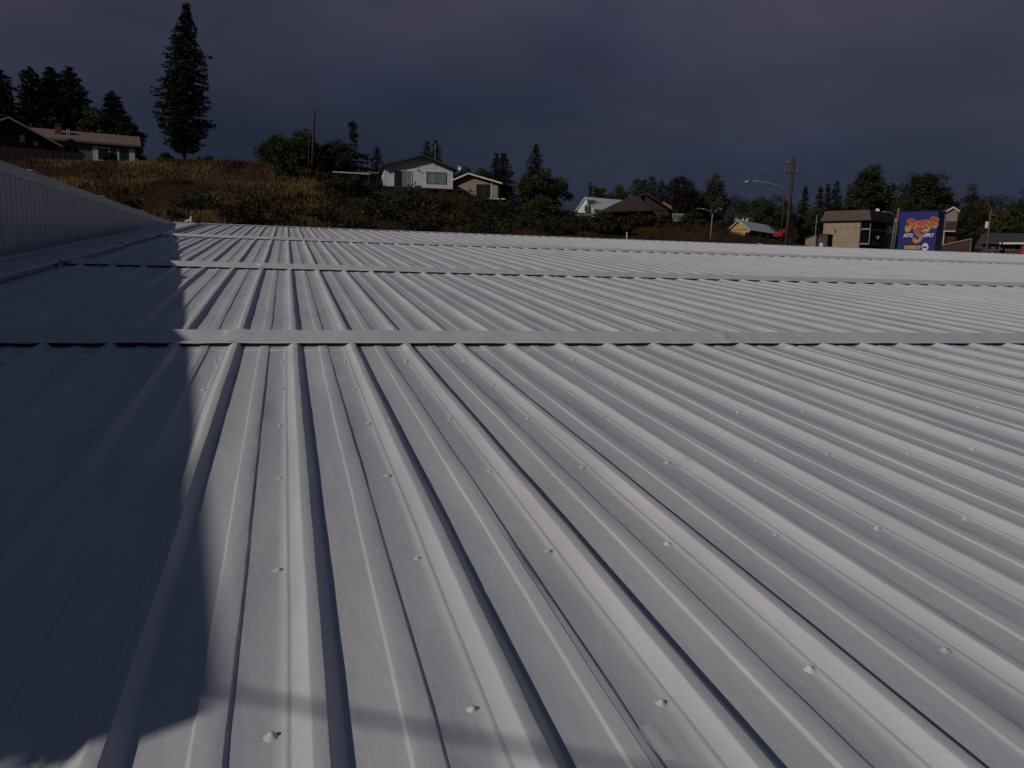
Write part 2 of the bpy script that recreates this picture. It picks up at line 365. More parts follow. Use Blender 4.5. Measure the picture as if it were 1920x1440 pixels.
def make_panel(seed):
    r = np.random.default_rng(seed)
    prof = []
    for k in range(3): prof += one_period(P * (k + .5))
    prof.append((3 * P + .0025, .0058))
    ts = np.concatenate([np.arange(T0, 7, .12), np.arange(7, T1, .5), [T1]])
    mb = MB(); npf = len(prof)
    ph = r.uniform(0, 6, 8)
    for i, t in enumerate(ts):
        for j, (x, z) in enumerate(prof):
            pan = 1 if z < .004 else .4
            wob = pan * (.0011 * math.sin(t * 2.1 + ph[0] + x * 5) + .0008 * math.sin(t * 5.3 + ph[1] + x * 11))
            dx = .0012 * math.sin(t * 1.7 + ph[2]) + .0007 * math.sin(t * 6.1 + ph[3] + x * 9) + (.0006 * r.normal() if t < 7 else 0)
            mb.v.append((x + dx, t, z + wob))
    for i in range(len(ts) - 1):
        for j in range(npf - 1):
            a = i * npf + j; mb.f.append((a, a + 1, a + npf + 1, a + npf))
    return mb.mesh('roof_panel', 'coat', True)
PM = [make_panel(s) for s in (1, 2, 3, 4)]
for k in range(NPAN):
    # each sheet laps the last one by half a millimetre of height so the side laps read
    on_roof(link('roof_panel', PM[(k * 3 + k // 4) % 4]), XL + k * 3 * P, 0, .0006 * (k % 2))
XR = XL + NPAN * 3 * P
# screws
def screw_mesh(n=8):
    mb = MB(); prof = [(.0130, -.0005), (.0104, .0019), (.0060, .0037), (.0045, .0072), (.0022, .0084)]
    for r_, z in prof:
        for j in range(n): a = 2 * math.pi * j / n; mb.v.append((r_ * math.cos(a), r_ * math.sin(a), z))
    for i in range(len(prof) - 1):
        for j in range(n): mb.f.append((i * n + j, i * n + (j + 1) % n, (i + 1) * n + (j + 1) % n, (i + 1) * n + j))
    mb.f.append(tuple((len(prof) - 1) * n + j for j in range(n)))
    return mb
BARS = (4.62, 9.78, 17.1)
sm = screw_mesh(); smesh = sm.mesh('roof_screw', 'coat', True)
spots = []
rows = [1.17 + .6 * k for k in range(-6, 41)]
for b in BARS: rows += [b - .42, b + .55]
for k in range(-9, NPAN * 3 - 11):
    for t in rows:
        if t < T0 + .1 or t > T1 - .3 or any(b - .04 < t < b + .26 for b in BARS): continue
        x = XC + k * P - .0665 + random.gauss(0, .003); tt = t + random.gauss(0, .012)
        if x < -2.2: continue
        spots.append((x, tt))
def px_of(p):
    q = ROT.transposed() @ (p - CAM)
    if q.z > -.05: return None
    return 960 + F * q.x / -q.z, 720 - F * q.y / -q.z, -q.z
vis = []; rest = []
for s in spots:
    q = px_of(rp_pt(*s))
    (vis if q and -20 < q[0] < 1940 and 380 < q[1] < 1450 else rest).append((q[2] if q else 99, s))
vis.sort()
for d, (x, t) in vis[:300]:
    o = on_roof(link('roof_screw', smesh), x, t, 0); o.rotation_euler = (AL + random.gauss(0, .06), random.gauss(0, .06), random.uniform(0, 3)); s_ = random.uniform(.8, 1.15); o.scale = (s_, s_, s_ * random.uniform(.8, 1.1))
lo = screw_mesh(6); mb = MB()
for d, (x, t) in vis[300:] + rest: mb.add([(a * 1.15 + x, b * 1.15 + t, c) for a, b, c in lo.v], lo.f)
o = on_roof(mb.build('roof_screw_rows', 'coat', None, True)); o['kind'] = 'stuff'
# cross bars: sloping cover strips fixed on the rib crests, open underneath between the ribs
def bar_segment(x0, x1, b, seed):
    r = random.Random(seed); n = max(2, int((x1 - x0) / .1))
    mb = MB(); W_, H0, H1 = .175, .0265, .072
    for i in range(n + 1):
        x = x0 + (x1 - x0) * i / n
        j = lambda a: r.gauss(0, a)
        e = .0008 * math.sin(i * .9 + seed)
        for t, z in ((-.001, H0 - .0022 + j(.0012)), (0, H0 + j(.0006)), (.004 + j(.0008), H0 + .003), (W_ - .006, H1 - .0022 + e), (W_, H1 + e), (W_ + .005, H1 - .002 + e), (W_ + .007, H0 + .001), (W_ + .045, H0 + .0005), (W_ + .045, H0 - .002),
                     (W_ + .004, H0 - .001), (W_ + .003, H1 - .006), (.006, H0 + .0005)):
            mb.v.append((x, b + t, z))
    m_ = 12
    for i in range(n):
        for j2 in range(m_): mb.f.append((i * m_ + j2, (i + 1) * m_ + j2, (i + 1) * m_ + (j2 + 1) % m_, i * m_ + (j2 + 1) % m_))
    mb.f.append(tuple(range(m_))); mb.f.append(tuple(n * m_ + q for q in range(m_))[::-1])
    return mb
JX = -.27
for bi, b in enumerate(BARS):
    bar = on_roof(bpy.data.objects.new('snow_bar', None)); col.objects.link(bar)
    xs = [-2.32] + [JX + 3.05 * k for k in range(0, 40) if JX + 3.05 * k < XR - .5] + [XR - .1]
    for k in range(len(xs) - 1):
        o = bar_segment(xs[k], xs[k + 1] - .0025, b, bi * 40 + k).build('bar_segment', 'coat', bar)
        if k:
            # brushed sealant lump over the joint
            mb = MB(); q = random.Random(k + bi * 31)
            for i in range(7):
                for j2 in range(5):
                    tt = .003 + .172 * i / 6; z = .0265 + .0455 * i / 6
                    mb.v.append((xs[k] - .075 + .034 * j2 + q.gauss(0, .010), b + tt + q.gauss(0, .004) * (0 < i < 6), z + (.0055 if 0 < j2 < 4 else .0010) + q.gauss(0, .0022)))
            for i in range(6):
                for j2 in range(4): mb.f.append((i * 5 + j2, i * 5 + j2 + 1, i * 5 + j2 + 6, i * 5 + j2 + 5))
            mb.build('joint_sealant', 'coat', bar, True)
    # dark strip just behind the lip, painted as the shade inside the opening
    mb = MB().box(-2.26, XR - .15, b + .014, b + .020, -.01, .0240); mb.build('gap_shade_strip', 'dark_cavity', bar)
# end laps: the lower sheet's end shows as a thin doubled edge just below each bar
def prof_height(x):
    xs = (x - XL) % P - P / 2
    pr = one_period(0); return float(np.interp(xs, [a for a, b in pr], [b for a, b in pr]))
def lap_mesh(seed):
    r = np.random.default_rng(seed); prof = []
    for k in range(3): prof += one_period(P * (k + .5))
    mb = MB(); n = len(prof); ed = np.cumsum(r.normal(size=n)) * .0016; ed -= np.linspace(ed[0], ed[-1], n)
    for t, dz in ((-.125, .0002), (-.122, .0022), (-.06, .0016), (.03, .0014)):
        for j, (x, z) in enumerate(prof): mb.v.append((x, t + (ed[j] if t < -.1 else 0), z + dz + r.normal() * .0003))
    for i in range(3):
        for j in range(n - 1): a = i * n + j; mb.f.append((a, a + 1, a + n + 1, a + n))
    return mb.mesh('end_lap', 'coat', True)
LM = [lap_mesh(s_) for s_ in (1, 2, 3)]
for b in BARS:
    for k in range(NPAN): on_roof(link('end_lap', LM[(k * 2 + k // 3) % 3]), XL + k * 3 * P, b, .0006 * (k % 2))
# brushed sealant patches
rq = np.random.default_rng(17)
for u, v, lx, ly in ((972, 908, .03, .10), (1270, 874, .06, .03), (908, 1108, .03, .05), (735, 800, .02, .07), (1345, 730, .04, .08), (1232, 1390, .025, .05)):
    d = ray(u, v); tt = -.8 / (d.z - SL * d.y); p = d * tt; mb = MB(); n = 9; t0 = p.y / math.cos(AL)
    for i in range(n):
        for j in range(n):
            a = (i / (n - 1) * 2 - 1); c = (j / (n - 1) * 2 - 1); x = p.x + a * lx * (1 + .05 * rq.normal()); t = t0 + c * ly * (1 + .05 * rq.normal())
            mb.v.append((x, t, prof_height(x) - .0008 + max(0, 1 - a * a) * max(0, 1 - c * c) * (.0026 + .0005 * rq.normal())))
    for i in range(n - 1):
        for j in range(n - 1): q = i * n + j; mb.f.append((q, q + n, q + n + 1, q + 1))
    on_roof(mb.build('sealant_patch', 'coat', None, True))
# ridge cap, far slope, walls
mb = MB(); nx = 240
for i in range(nx + 1):
    x = XL + (XR - XL) * i / nx
    for t, z in ((T1 - .07, .022), (T1 - .068, .033), (T1, .036), (T1 + .16, .02)): mb.v.append((x, t, z + random.gauss(0, .0012)))
for i in range(nx):
    for j in range(3): mb.f.append((i * 4 + j, i * 4 + 4 + j, i * 4 + 5 + j, i * 4 + 1 + j))
on_roof(mb.build('ridge_cap', 'coat', None))
YR = T1 * math.cos(AL); ZR = RZ + T1 * math.sin(AL); Z0 = RZ + T0 * math.sin(AL)
MB().slab([(0, YR - T0 + .02, ZR - .01), (XR - XL, YR - T0 + .02, ZR - .01), (XR - XL, YR - T0 + 18, ZR - 1.4), (0, YR - T0 + 18, ZR - 1.4)], (0, 0, -.06)).build('far_roof_slope', 'coat', roofb)
bx(roofb, 'eave_wall', 'wall_coat', .1, XR - XL - .1, .25, .4, 0, Z0 - .03)
bx(roofb, 'back_wall', 'wall_coat', .1, XR - XL - .1, YR - T0 + 17.5, YR - T0 + 17.65, 0, ZR - 1.45)
MB().slab([(XR - XL - .25, .4, 0), (XR - XL - .25, YR - T0 + 17.5, 0), (XR - XL - .25, YR - T0 + 17.5, ZR - 1.5), (XR - XL - .25, YR - T0, ZR - .1), (XR - XL - .25, .4, Z0 - .05)], (.12, 0, 0)).build('end_wall', 'wall_coat', roofb)
MB().tube([(0, -.03, Z0 - .06), (XR - XL, -.03, Z0 - .06)], .06, 8).build('gutter', 'wall_coat', roofb)
# stub with a wisp of sealant on the ridge beside the wall
p0 = at(358, 414, 25.6) - Vector((XL, T0, 0))
vs_ = MB().tube([p0 + Vector((0, 0, -.05)), p0 + Vector((0, 0, .05)), p0 + Vector((.01, 0, .13))], [.045, .03, .02], 8)
vs_.tube([p0 + Vector((-.16, 0, -.02)), p0 + Vector((-.05, 0, .02)), p0 + Vector((.02, .01, 0))], [.02, .03, .02], 6).build('vent_stub', 'coat', roofb, True)
# apron flashing along the taller wall
XW = -3.1
for k, (ta, tb) in enumerate(((-.2, 4.4), (4.41, 9.55), (9.56, 13.3), (13.31, 17.0), (17.01, T1 - .3))):
    mb = MB(); xo = -2.30 - .02 * (k % 2) - .035 * (k > 2)
    n = 20
    for i in range(n + 1):
        t = ta + (tb - ta) * i / n
        for x, z in ((XW + .016, .034), (XW + .020, .014), (XW + .06, .010), (xo - .06, .030), (xo - .03, .066), (xo, .078), (xo + .02, .064), (xo + .018, .056), (xo - .03, .050), (xo - .035, .004)):
            mb.v.append((x, t, z + random.gauss(0, .0012) + .0004 * k))
    for i in range(n):
        for j in range(9): mb.f.append((i * 10 + j, i * 10 + j + 1, i * 10 + 11 + j, i * 10 + 10 + j))
    on_roof(mb.build('apron_flashing', 'coat', None))

# ------------------------------------------------------------------ the taller building on the left
ZT = CAM.z + 1.055
hall = thing('taller_metal_building', 'taller neighbouring building with shaded ribbed metal side wall at left', 'building', (XW, .02, 0))
def wall_panel_mesh():
    Wd = .75; mb = MB(); pr = []
    for k in range(4):
        y = k * Wd / 4
        pr += [(y + .004, 0), (y + .10, 0), (y + .115, .012), (y + .155, .012), (y + .17, 0)]
    pr += [(Wd - .003, 0), (Wd - .0025, -.02)]
    pr = [(0.0, -.02), (.0005, 0)] + pr
    n = len(pr)
    for z in (0, ZT - .03):
        for y, x in pr: mb.v.append((x, y, z))
    for j in range(n - 1): mb.f.append((j, j + 1, n + j + 1, n + j))
    return mb.mesh('wall_panel', 'wall_coat')
wpm = wall_panel_mesh()
for k in range(34): link('wall_panel', wpm, hall, (random.gauss(0, .002), .005 + k * .75, 0))
for k in range(7):
    y0 = -.35 + 4.1 * k - .05; y1 = min(y0 + 4.096, 26.3)
    if k == 0: y0 = -.12
    mb = MB()
    for y in (y0, y1):
        for x, z in ((.016, ZT - .125), (.022, ZT - .13), (.03, ZT - .125), (.034, ZT), (-.30, ZT + .012), (-.302, ZT - .1)): mb.v.append((x, y, z))
    for j in range(5): mb.f.append((j, 6 + j, 7 + j, j + 1))
    mb.build('cap_flashing', 'wall_coat', hall)
    if k: bx(hall, 'cap_joint_cover', 'wall_coat', -.28, .037, y0 - .32, y0 - .02, ZT + .014, ZT + .026)
bx(hall, 'flat_roof', 'coat', -16, -.31, -.1, 26.2, ZT - .16, ZT - .1)
bx(hall, 'inner_wall', 'dark_cavity', -.2, -.05, .05, 26.0, 0, ZT - .12)
bx(hall, 'end_wall', 'wall_coat', -16, -.01, -.12, .004, 0, ZT - .02)
bx(hall, 'rear_wall', 'wall_coat', -16, -.01, 26.2, 26.3, 0, ZT - .02)
bx(hall, 'far_wall', 'wall_coat', -16.1, -16.0, -.12, 26.3, 0, ZT - .02)
bx(hall, 'cable_bracket', 'galv', -.04, .05, -.17, -.12, ZT - .14, ZT - .02)

# service cable from the wall corner to a pole behind the photographer; its shadow crosses the lower roof
ca = Vector((XW + .0, -.02, ZT - .04)); cb = ca + Vector((.88, -.475, .0)).normalized() * 14
mb = MB(); pts = []
for i in range(25):
    t = i / 24; p = ca.lerp(cb, t); p.z += -.25 * 4 * t * (1 - t) * .5; pts.append(p)
tag(mb.tube(pts, .006, 8).build('service_cable', 'wire'), 'thick service cable slung from the corner of the taller wall', 'cable')
sp = thing('service_pole', 'wooden service pole that holds the slung service cable, behind the viewpoint', 'utility pole', (cb.x, cb.y, 0))
MB().tube([(0, .1, -.5), (0, .1, 7.2)], [.16, .12], 12).build('pole_shaft', 'pole_wood', sp, True)
MB().tube([(0, -.06, ZT - .02), (0, .1, ZT - .02)], .03, 8).build('insulator', 'galv', sp)

# ------------------------------------------------------------------ vegetation builders
def branchy(mb, a, b, r0, r1, n=6, sag=0.0, seed=0):
    r = random.Random(seed); pts = []
    for i in range(4):
        t = i / 3; p = Vector(a).lerp(Vector(b), t); p += Vector((r.gauss(0, 1), r.gauss(0, 1), r.gauss(0, .5))) * (Vector(b) - Vector(a)).length * .04 * (0 < i < 3)
        p.z -= sag * t * t; pts.append(p)
    mb.tube(pts, [r0 + (r1 - r0) * i / 3 for i in range(4)], n, False)
def offaxis(u): return math.cos(azi(u) - azi(960)) ** 2
def deciduous(name, label, u, vtop, wpx, D, m, seed, depth=None, base=None, lobes=1, trunk=.18, dens=1.0, leaf=.30, group=None, cat='tree', shape=1.0, dleaf=1.0):
    r = np.random.default_rng(seed); g = base or gp(u, D); top = at(u, vtop, D).z; H = max(1.5, top - g.z); Wd = wpx * D / F * offaxis(u)
    root = thing(name, label, cat, g, 0, group)
    cz0 = H * trunk; ch = (H - cz0) / 2; cc = np.array([0, 0, cz0 + ch])
    rx, ry = Wd / 2, (depth or Wd * .85) / 2
    K = int(46 * dens + 12 * lobes); C = []
    lob = [(np.array([0, 0, 0.]), 1.0)]
    if lobes > 1:
        lob = []
        for i in range(lobes):
            a = (i + .5) / lobes * 2 - 1
            lob.append((np.array([a * rx * .55, r.uniform(-.3, .3) * ry, r.uniform(-.22, .10) * ch * (1 if i != lobes // 2 else 0)]), r.uniform(.66, .84) if i != lobes // 2 else .95))
    rc = .33 * (rx * ry * ch) ** (1 / 3) / max(1, lobes) ** .15
    for i in range(K):
        off, s = lob[i % len(lob)]
        d = r.normal(size=3); d /= np.linalg.norm(d)
        q = r.uniform(.1, 1.0) ** .5
        bell = 1 - .28 * max(0, d[2]) * shape
        ex = np.array([max(.2, rx * s * bell - rc * .45), max(.2, ry * s * bell - rc * .45), max(.2, ch * s - rc * .35)])
        p = cc + off + d * q * ex * r.uniform(.84, 1.10)
        p[2] = max(p[2], cz0 * .7); C.append(p)
    C = np.array(C); V = []
    for c in C:
        n = int(r.integers(95, 165) * dleaf); dd = r.normal(size=(n, 3)); dd /= np.linalg.norm(dd, axis=1)[:, None]
        pts = c + dd * (r.uniform(0, 1, (n, 1)) ** .45) * rc * np.array([1, 1, .8]) * r.uniform(.6, 1.0)
        V.append(leaves(pts, leaf, leaf * .66, None, r))
    link('crown', quads_mesh('crown', np.concatenate(V), m), root)
    mb = MB(); tr = max(.07, H * .018)
    fork = Vector((0, 0, max(cz0, H * .3)))
    mb.tube([(0, 0, -.4), (0, 0, fork.z * .5), fork], [tr * 1.25, tr, tr * .8], 8, False)
    for i in range(0, len(C), max(1, len(C) // 12)): branchy(mb, fork * random.uniform(.7, 1), C[i], tr * .5, .03, 5, 0, seed + i)
    mb.build('trunk', 'bark', root, True)
    return root
def conifer(name, label, u, vtop, wpx, D, m, seed, base=None, bare=.06, dens=1.0, power=.75, droop=.25, gaps=0.0, lean=0.0, group=None, prof=None, needle=.5):
    r = np.random.default_rng(seed); g = base or gp(u, D); top = at(u, vtop, D).z; H = top - g.z; Rm = wpx * D / F / 2 * offaxis(u)
    root = thing(name, label, 'tree', g, 0, group)
    V = []; br = MB(); step = .42 / dens ** .5
    tr = max(.10, H * .013)
    nz_ = int(H * (1 - bare) / step)
    phase = r.uniform(0, 6, 4)
    for i in range(nz_ + 1):
        z = H * bare + (H * (1 - bare)) * i / nz_
        f = max(0.0, (H - z) / (H * (1 - bare)))                                  # 0 at the tip
        rad = Rm * (np.interp(f, *prof) if prof else min(1, f ** power * 1.05))
        nb = max(3, int((5 + 4 * f) * dens))
        a0 = r.uniform(0, 6.28)
        for k in range(nb):
            a = a0 + 6.283 * k / nb + r.normal() * .2
            if r.uniform() < gaps and f > .15: continue
            lenb = rad * r.uniform(.62, 1.12) * (1 + .13 * math.sin(z * 1.7 + a * 2 + phase[0]) + .10 * math.sin(z * .8 + a + phase[1])) + .12
            d = np.array([math.cos(a), math.sin(a), 0])
            z2 = z + r.normal() * .12
            st = max(2, int(lenb / (.34 / dens ** .35)))
            s = (np.arange(st) + .6) / st
            x = d[None] * (s * lenb)[:, None]
            zz = z2 - droop * lenb * s ** 1.3 + .16 * lenb * s ** 3
            pts = np.column_stack([x[:, 0] + lean * (z / H) ** 2, x[:, 1], zz])
            nq = 4
            P_ = np.repeat(pts, nq, 0); spread = (.10 + .16 * lenb * (1 - np.repeat(s, nq)) * .5 + .10)[:, None]
            side = np.array([-d[1], d[0], 0])
            P_ = P_ + side[None] * r.normal(size=(len(P_), 1)) * spread + np.array([0, 0, 1])[None] * r.normal(size=(len(P_), 1)) * .09
            up = d[None] * .7 + side[None] * r.normal(size=(len(P_), 1)) * .6 + np.array([[0, 0, -.35]])
            V.append(leaves(P_, needle, needle * .34, up, r))
            if k % 2 == 0 and rad > .8: branchy(br, (lean * (z / H) ** 2, 0, z2), pts[-1], .045, .012, 4, 0, i * 9 + k)
    link('crown', quads_mesh('crown', np.concatenate(V), m), root)
    br.tube([(0, 0, -.5), (0, 0, H * .4), (lean, 0, H * .985)], [tr * 1.2, tr * .8, .03], 8, False)
    br.build('trunk', 'bark', root, True)
    return root

# ------------------------------------------------------------------ house builder
def gable_house(root, Lx, Wy, hw, rise, axis, wm, rm, ovx=.5, ovy=.5, trim='white_trim', found=3.0, ridge=None, th=.16):
    """walls + gables + two roof slabs. axis 'x': ridge along the front, 'y': gable faces the front"""
    m = MB().box(0, Lx, 0, Wy, -found, hw)
    if axis == 'y':
        c = ridge if ridge is not None else Lx / 2
        m.add([(0, 0, hw), (Lx, 0, hw), (c, 0, hw + rise), (0, Wy, hw), (Lx, Wy, hw), (c, Wy, hw + rise)], [(0, 1, 2), (5, 4, 3), (0, 2, 5, 3), (1, 4, 5, 2)])
    else:
        c = ridge if ridge is not None else Wy / 2
        m.add([(0, 0, hw), (0, Wy, hw), (0, c, hw + rise), (Lx, 0, hw), (Lx, Wy, hw), (Lx, c, hw + rise)], [(2, 1, 0), (3, 4, 5), (0, 3, 5, 2), (1, 2, 5, 4)])
    m.build('wall', wm, root)
    if axis == 'y':
        for s, (a, b) in ((-1, (c, -ovx)), (1, (c, Lx + ovx))):
            run = c if s < 0 else Lx - c; ze = hw - rise / run * ovx
            p = [(a, -ovy, hw + rise + .03), (b, -ovy, ze + .03), (b, Wy + ovy, ze + .03), (a, Wy + ovy, hw + rise + .03)]
            MB().slab(p, (0, 0, th)).build('roof', rm, root)
            q = [(a, -ovy - .03, hw + rise + .0), (b, -ovy - .03, ze + .0), (b, -ovy - .03, ze + th + .05), (a, -ovy - .03, hw + rise + th + .05)]
            MB().slab(q, (0, .028, 0)).build('bargeboard', trim, root)
    else:
        for a, b, run in ((c, -ovy, c), (c, Wy + ovy, Wy - c)):
            ze = hw - rise / run * ovy
            p = [(-ovx, a, hw + rise + .03), (-ovx, b, ze + .03), (Lx + ovx, b, ze + .03), (Lx + ovx, a, hw + rise + .03)]
            MB().slab(p, (0, 0, th)).build('roof', rm, root)
            s = -1 if b < a else 1
            bx(root, 'fascia', trim, -ovx - .01, Lx + ovx + .01, min(b, b + s * .03), max(b, b + s * .03), ze - .02, ze + th + .05)
        for x in (-ovx, Lx + ovx):
            for a, b, run in ((c, -ovy, c), (c, Wy + ovy, Wy - c)):
                ze = hw - rise / run * ovy; s = -1 if x < 0 else 1
                q = [(x + s * .004, a, hw + rise), (x + s * .004, b, ze), (x + s * .004, b, ze + th + .05), (x + s * .004, a, hw + rise + th + .05)]
                MB().slab(q, (s * .03, 0, 0)).build('bargeboard', trim, root)
def window(root, x0, x1, z0, z1, y=0, frame='white_trim', pane='glass', n=1, name='window', fw=.09):
    mb = MB(); d0, d1 = y - .07, y + .02
    mb.box(x0 - fw, x0, d0, d1, z0 - fw, z1 + fw).box(x1, x1 + fw, d0, d1, z0 - fw, z1 + fw)
    mb.box(x0, x1, d0, d1, z0 - fw, z0).box(x0, x1, d0, d1, z1, z1 + fw)
    for k in range(1, n): xx = x0 + (x1 - x0) * k / n; mb.box(xx - .035, xx + .035, d0, d1, z0, z1)
    f = mb.build(name, frame, root)
    for k in range(n):
        a = x0 + (x1 - x0) * k / n + (.035 if k else 0); b = x0 + (x1 - x0) * (k + 1) / n - (.035 if k < n - 1 else 0)
        pm = pane[k] if isinstance(pane, (list, tuple)) else pane
        bx(f, 'pane', pm, a, b, y - .03, y - .005, z0, z1)
    return f
def face_rot(u, turn=0):
    """z rotation that points a house front (-y) at the viewpoint, plus a turn (ccw, degrees)"""
    return -azi(u) + R(turn)

# ---- white house on the slope
h = thing('white_house', 'small white clapboard house with dark gable roof and deck on the slope', 'house', at(721, 350, 108), face_rot(775, 5))
gable_house(h, 8.9, 9.5, 2.62, 1.45, 'y', 'white_siding', 'roof_dark', .55, .75, 'roof_dark', 1.0, 4.9)
bds = [(0, 8.9)]
for k in range(7):
    z = .02 + k * .36; segs = [(0, 1.15), (3.55, 5.4), (8.05, 8.9)] if .9 < z + .3 < 2.3 else [(0, 1.15), (3.55, 8.9)] if z < 2.0 else [(0, 8.9)]
    for a, b in segs: MB().slab([(a + .01, 0, z), (b - .01, 0, z), (b - .01, 0, z + .35), (a + .01, 0, z + .35)], (0, -.03 - .012 * (k % 2), 0)).build('siding_board', 'white_siding', h)
for k in range(5):
    x0 = 2.9 + k * .75
    bx(h, 'gable_board', 'white_siding', x0 + .01, x0 + .74, -.035, -.002, 2.62, 2.62 + min((x0 + .37) / 4.9, (8.9 - x0 - .37) / 4.0) * 1.45 - .25)
window(h, 1.25, 3.45, .08, 2.1, -.04, 'white_trim', ['glass', 'curtain'], 2, 'sliding_door', .08)
window(h, 5.55, 7.95, .75, 2.05, -.04, 'blue_frame', ['curtain', 'curtain'], 2)
bx(h, 'corner_trim', 'white_trim', 8.8, 8.93, -.06, .02, 0, 2.6)
bx(h, 'corner_trim', 'white_trim', -.03, .1, -.06, .02, 0, 2.6)
MB().box(4.25, 4.35, -.2, -.05, 2.28, 2.42).tube([(4.3, -.2, 2.35), (4.5, -.32, 2.2)], .06, 6).build('porch_lamp', 'roof_dark', h)
bx(h, 'deck_floor', 'deck_wood', -.3, 10.3, -2.4, -.08, -.28, -.12)
for k in range(5): bx(h, 'deck_post', 'deck_wood', -.1 + k * 2.5, .08 + k * 2.5, -2.35, -2.17, -3.2, -.28)
bx(h, 'deck_skirt', 'deck_wood', -.2, 10.2, -1.9, -1.8, -3.4, -.3)
bx(h, 'wall_vent', 'white_trim', -.12, -.01, .6, 1.1, .2, 1.3)
MB().tube([(7.0, 4.0, 3.2), (7.0, 4.0, 6.4)], .03, 6).build('antenna', 'galv', h)
ds = MB(); n = 14
for i in range(4):
    for j in range(n):
        a = 2 * math.pi * j / n; rr = .36 * i / 3; ds.v.append((9.55 + rr * math.cos(a), -.5 + .12 * (i / 3) ** 2 * -1, 2.75 + rr * math.sin(a)))
for i in range(3):
    for j in range(n): ds.f.append((i * n + j, i * n + (j + 1) % n, (i + 1) * n + (j + 1) % n, (i + 1) * n + j))
ds.tube([(9.55, -.45, 2.75), (9.3, -.3, 2.5)], .03, 6); ds.build('satellite_dish', 'white_trim', h)
hp = thing('brick_planter', 'small red planter box on the deck of the white house', 'planter', h.matrix_basis @ Vector((3.85, -.8, -.12)), h.rotation_euler.z)
MB().box(0, .9, 0, .35, 0, .32).build('box', 'brick_red', hp); MB().box(-.04, .94, -.04, .39, .32, .38).build('rim', 'brick_red', hp)
# ---- carport left of it
cpt = thing('carport', 'low flat pale roofed carport left of the white house', 'carport', at(628, 362, 110), face_rot(660, 4))
bx(cpt, 'roof', 'roof_grey', -.3, 4.6, -.4, 5, 2.55, 2.72); bx(cpt, 'fascia', 'white_trim', -.31, 4.61, -.43, -.402, 2.58, 2.74)
bx(cpt, 'roof', 'roof_grey', 4.25, 5.7, -.6, 4, 2.76, 2.92)
for x in (0, 2.2, 4.3, 5.4): bx(cpt, 'post', 'deck_wood', x, x + .1, -.3, -.2, -1, 2.55)
bx(cpt, 'back_wall', 'deck_wood', -.2, 5.6, 3.5, 3.6, -1.5, 2.5)
bx(cpt, 'railing', 'deck_wood', -.2, 5.6, -.38, -.33, -.8, .8)
# ---- tan house with low gable
h = thing('tan_house', 'tan house with low white edged gable roof beside the white house', 'house', at(845, 371, 120), face_rot(885, -12))
gable_house(h, 7.0, 8, 2.15, 1.15, 'y', 'tan_wall', 'roof_brown', .75, .8, 'white_trim', 2.0, 2.75)
bx(h, 'wall_panel', 'brown_wall', -.02, 1.0, -.03, -.005, 0, 2.1)
window(h, .25, .85, .5, 1.7, -.03, 'white_trim', 'glass')
window(h, 3.9, 6.0, .1, 1.9, -.02, 'brown_wall', 'glass', 2, 'sliding_door')
bx(h, 'post', 'white_trim', 6.2, 6.34, -1.35, -1.2, -.3, 2.0); bx(h, 'deck_floor', 'deck_wood', .8, 8.6, -2.0, -.03, -.3, -.12)
for k in range(9): bx(h, 'rail_post', 'deck_wood', 1.0 + k * .55, 1.06 + k * .55, -1.95, -1.89, -.12, .72)
bx(h, 'rail', 'deck_wood', .9, 5.6, -1.97, -1.87, .72, .8); bx(h, 'deck_edge', 'white_trim', 4.0, 8.4, -2.06, -2.01, -.3, -.16)
MB().tube([(3.05, -.1, 1.3), (2.6, -.35, 1.05)], .05, 6).build('wall_lamp', 'roof_dark', h)
# ---- ranch house on the crest, left
h = thing('ranch_house', 'long low ranch house with rose roof on the grassy crest at left', 'house', at(60, 298, 116), face_rot(150, -2))
h.scale = (.80, .9, 1)
gable_house(h, 14.4, 9, 2.55, 1.5, 'x', 'teal_wall', 'roof_rose', .7, .45, 'roof_rose', 2)
for x0, x1 in ((8.25, 8.85), (13.4, 14.2)): bx(h, 'pilaster', 'white_trim', x0, x1, -.07, -.005, 0, 2.15)
window(h, 9.0, 10.5, .5, 1.9, -.02, 'white_trim', 'glass', 1, 'window', .17)
bx(h, 'door_post', 'white_trim', 11.7, 11.95, -.07, -.005, .2, 2.1); window(h, 12.1, 13.2, .3, 1.9, -.01, 'teal_wall', 'glass')
bx(h, 'door_post', 'white_trim', 5.75, 5.95, -.07, -.005, .0, 1.0)
for y in (3.0,): MB().box(3.1, 4.0, 2.0, 2.9, 3.2, 4.55).build('chimney', 'brick_red', h); MB().box(3.0, 4.1, 1.9, 3.0, 4.55, 4.68).build('chimney_cap', 'roof_brown', h)
for x in (4.8, 5.1): MB().tube([(x, 2.2, 3.2), (x, 2.2, 4.25)], .09, 8).build('roof_vent', 'galv', h)
wg = thing('gabled_wing_house', 'dark brown gable fronted house with white rake board at left edge', 'house', at(-75, 300, 112), face_rot(0, 6))
gable_house(wg, 9.6, 7, 2.6, 2.4, 'y', 'brown_wall', 'roof_rose', 1.4, 1.4, 'white_trim', 2)
window(wg, 6.0, 6.35, 2.75, 3.35, -.02, 'white_trim', 'white_trim'); window(wg, 7.4, 7.7, 2.5, 2.75, -.02, 'white_trim', 'white_trim')
MB().slab([(9.7, -.3, 2.35), (11.4, -.3, 1.55), (11.4, -.3, .55), (10.9, -.3, 1.1)], (0, -.06, 0)).build('stair_side', 'white_trim', wg)
fe = thing('brown_board_fence', 'reddish brown board fence in front of the left houses', 'fence', at(-60, 302, 107), face_rot(30, 0))
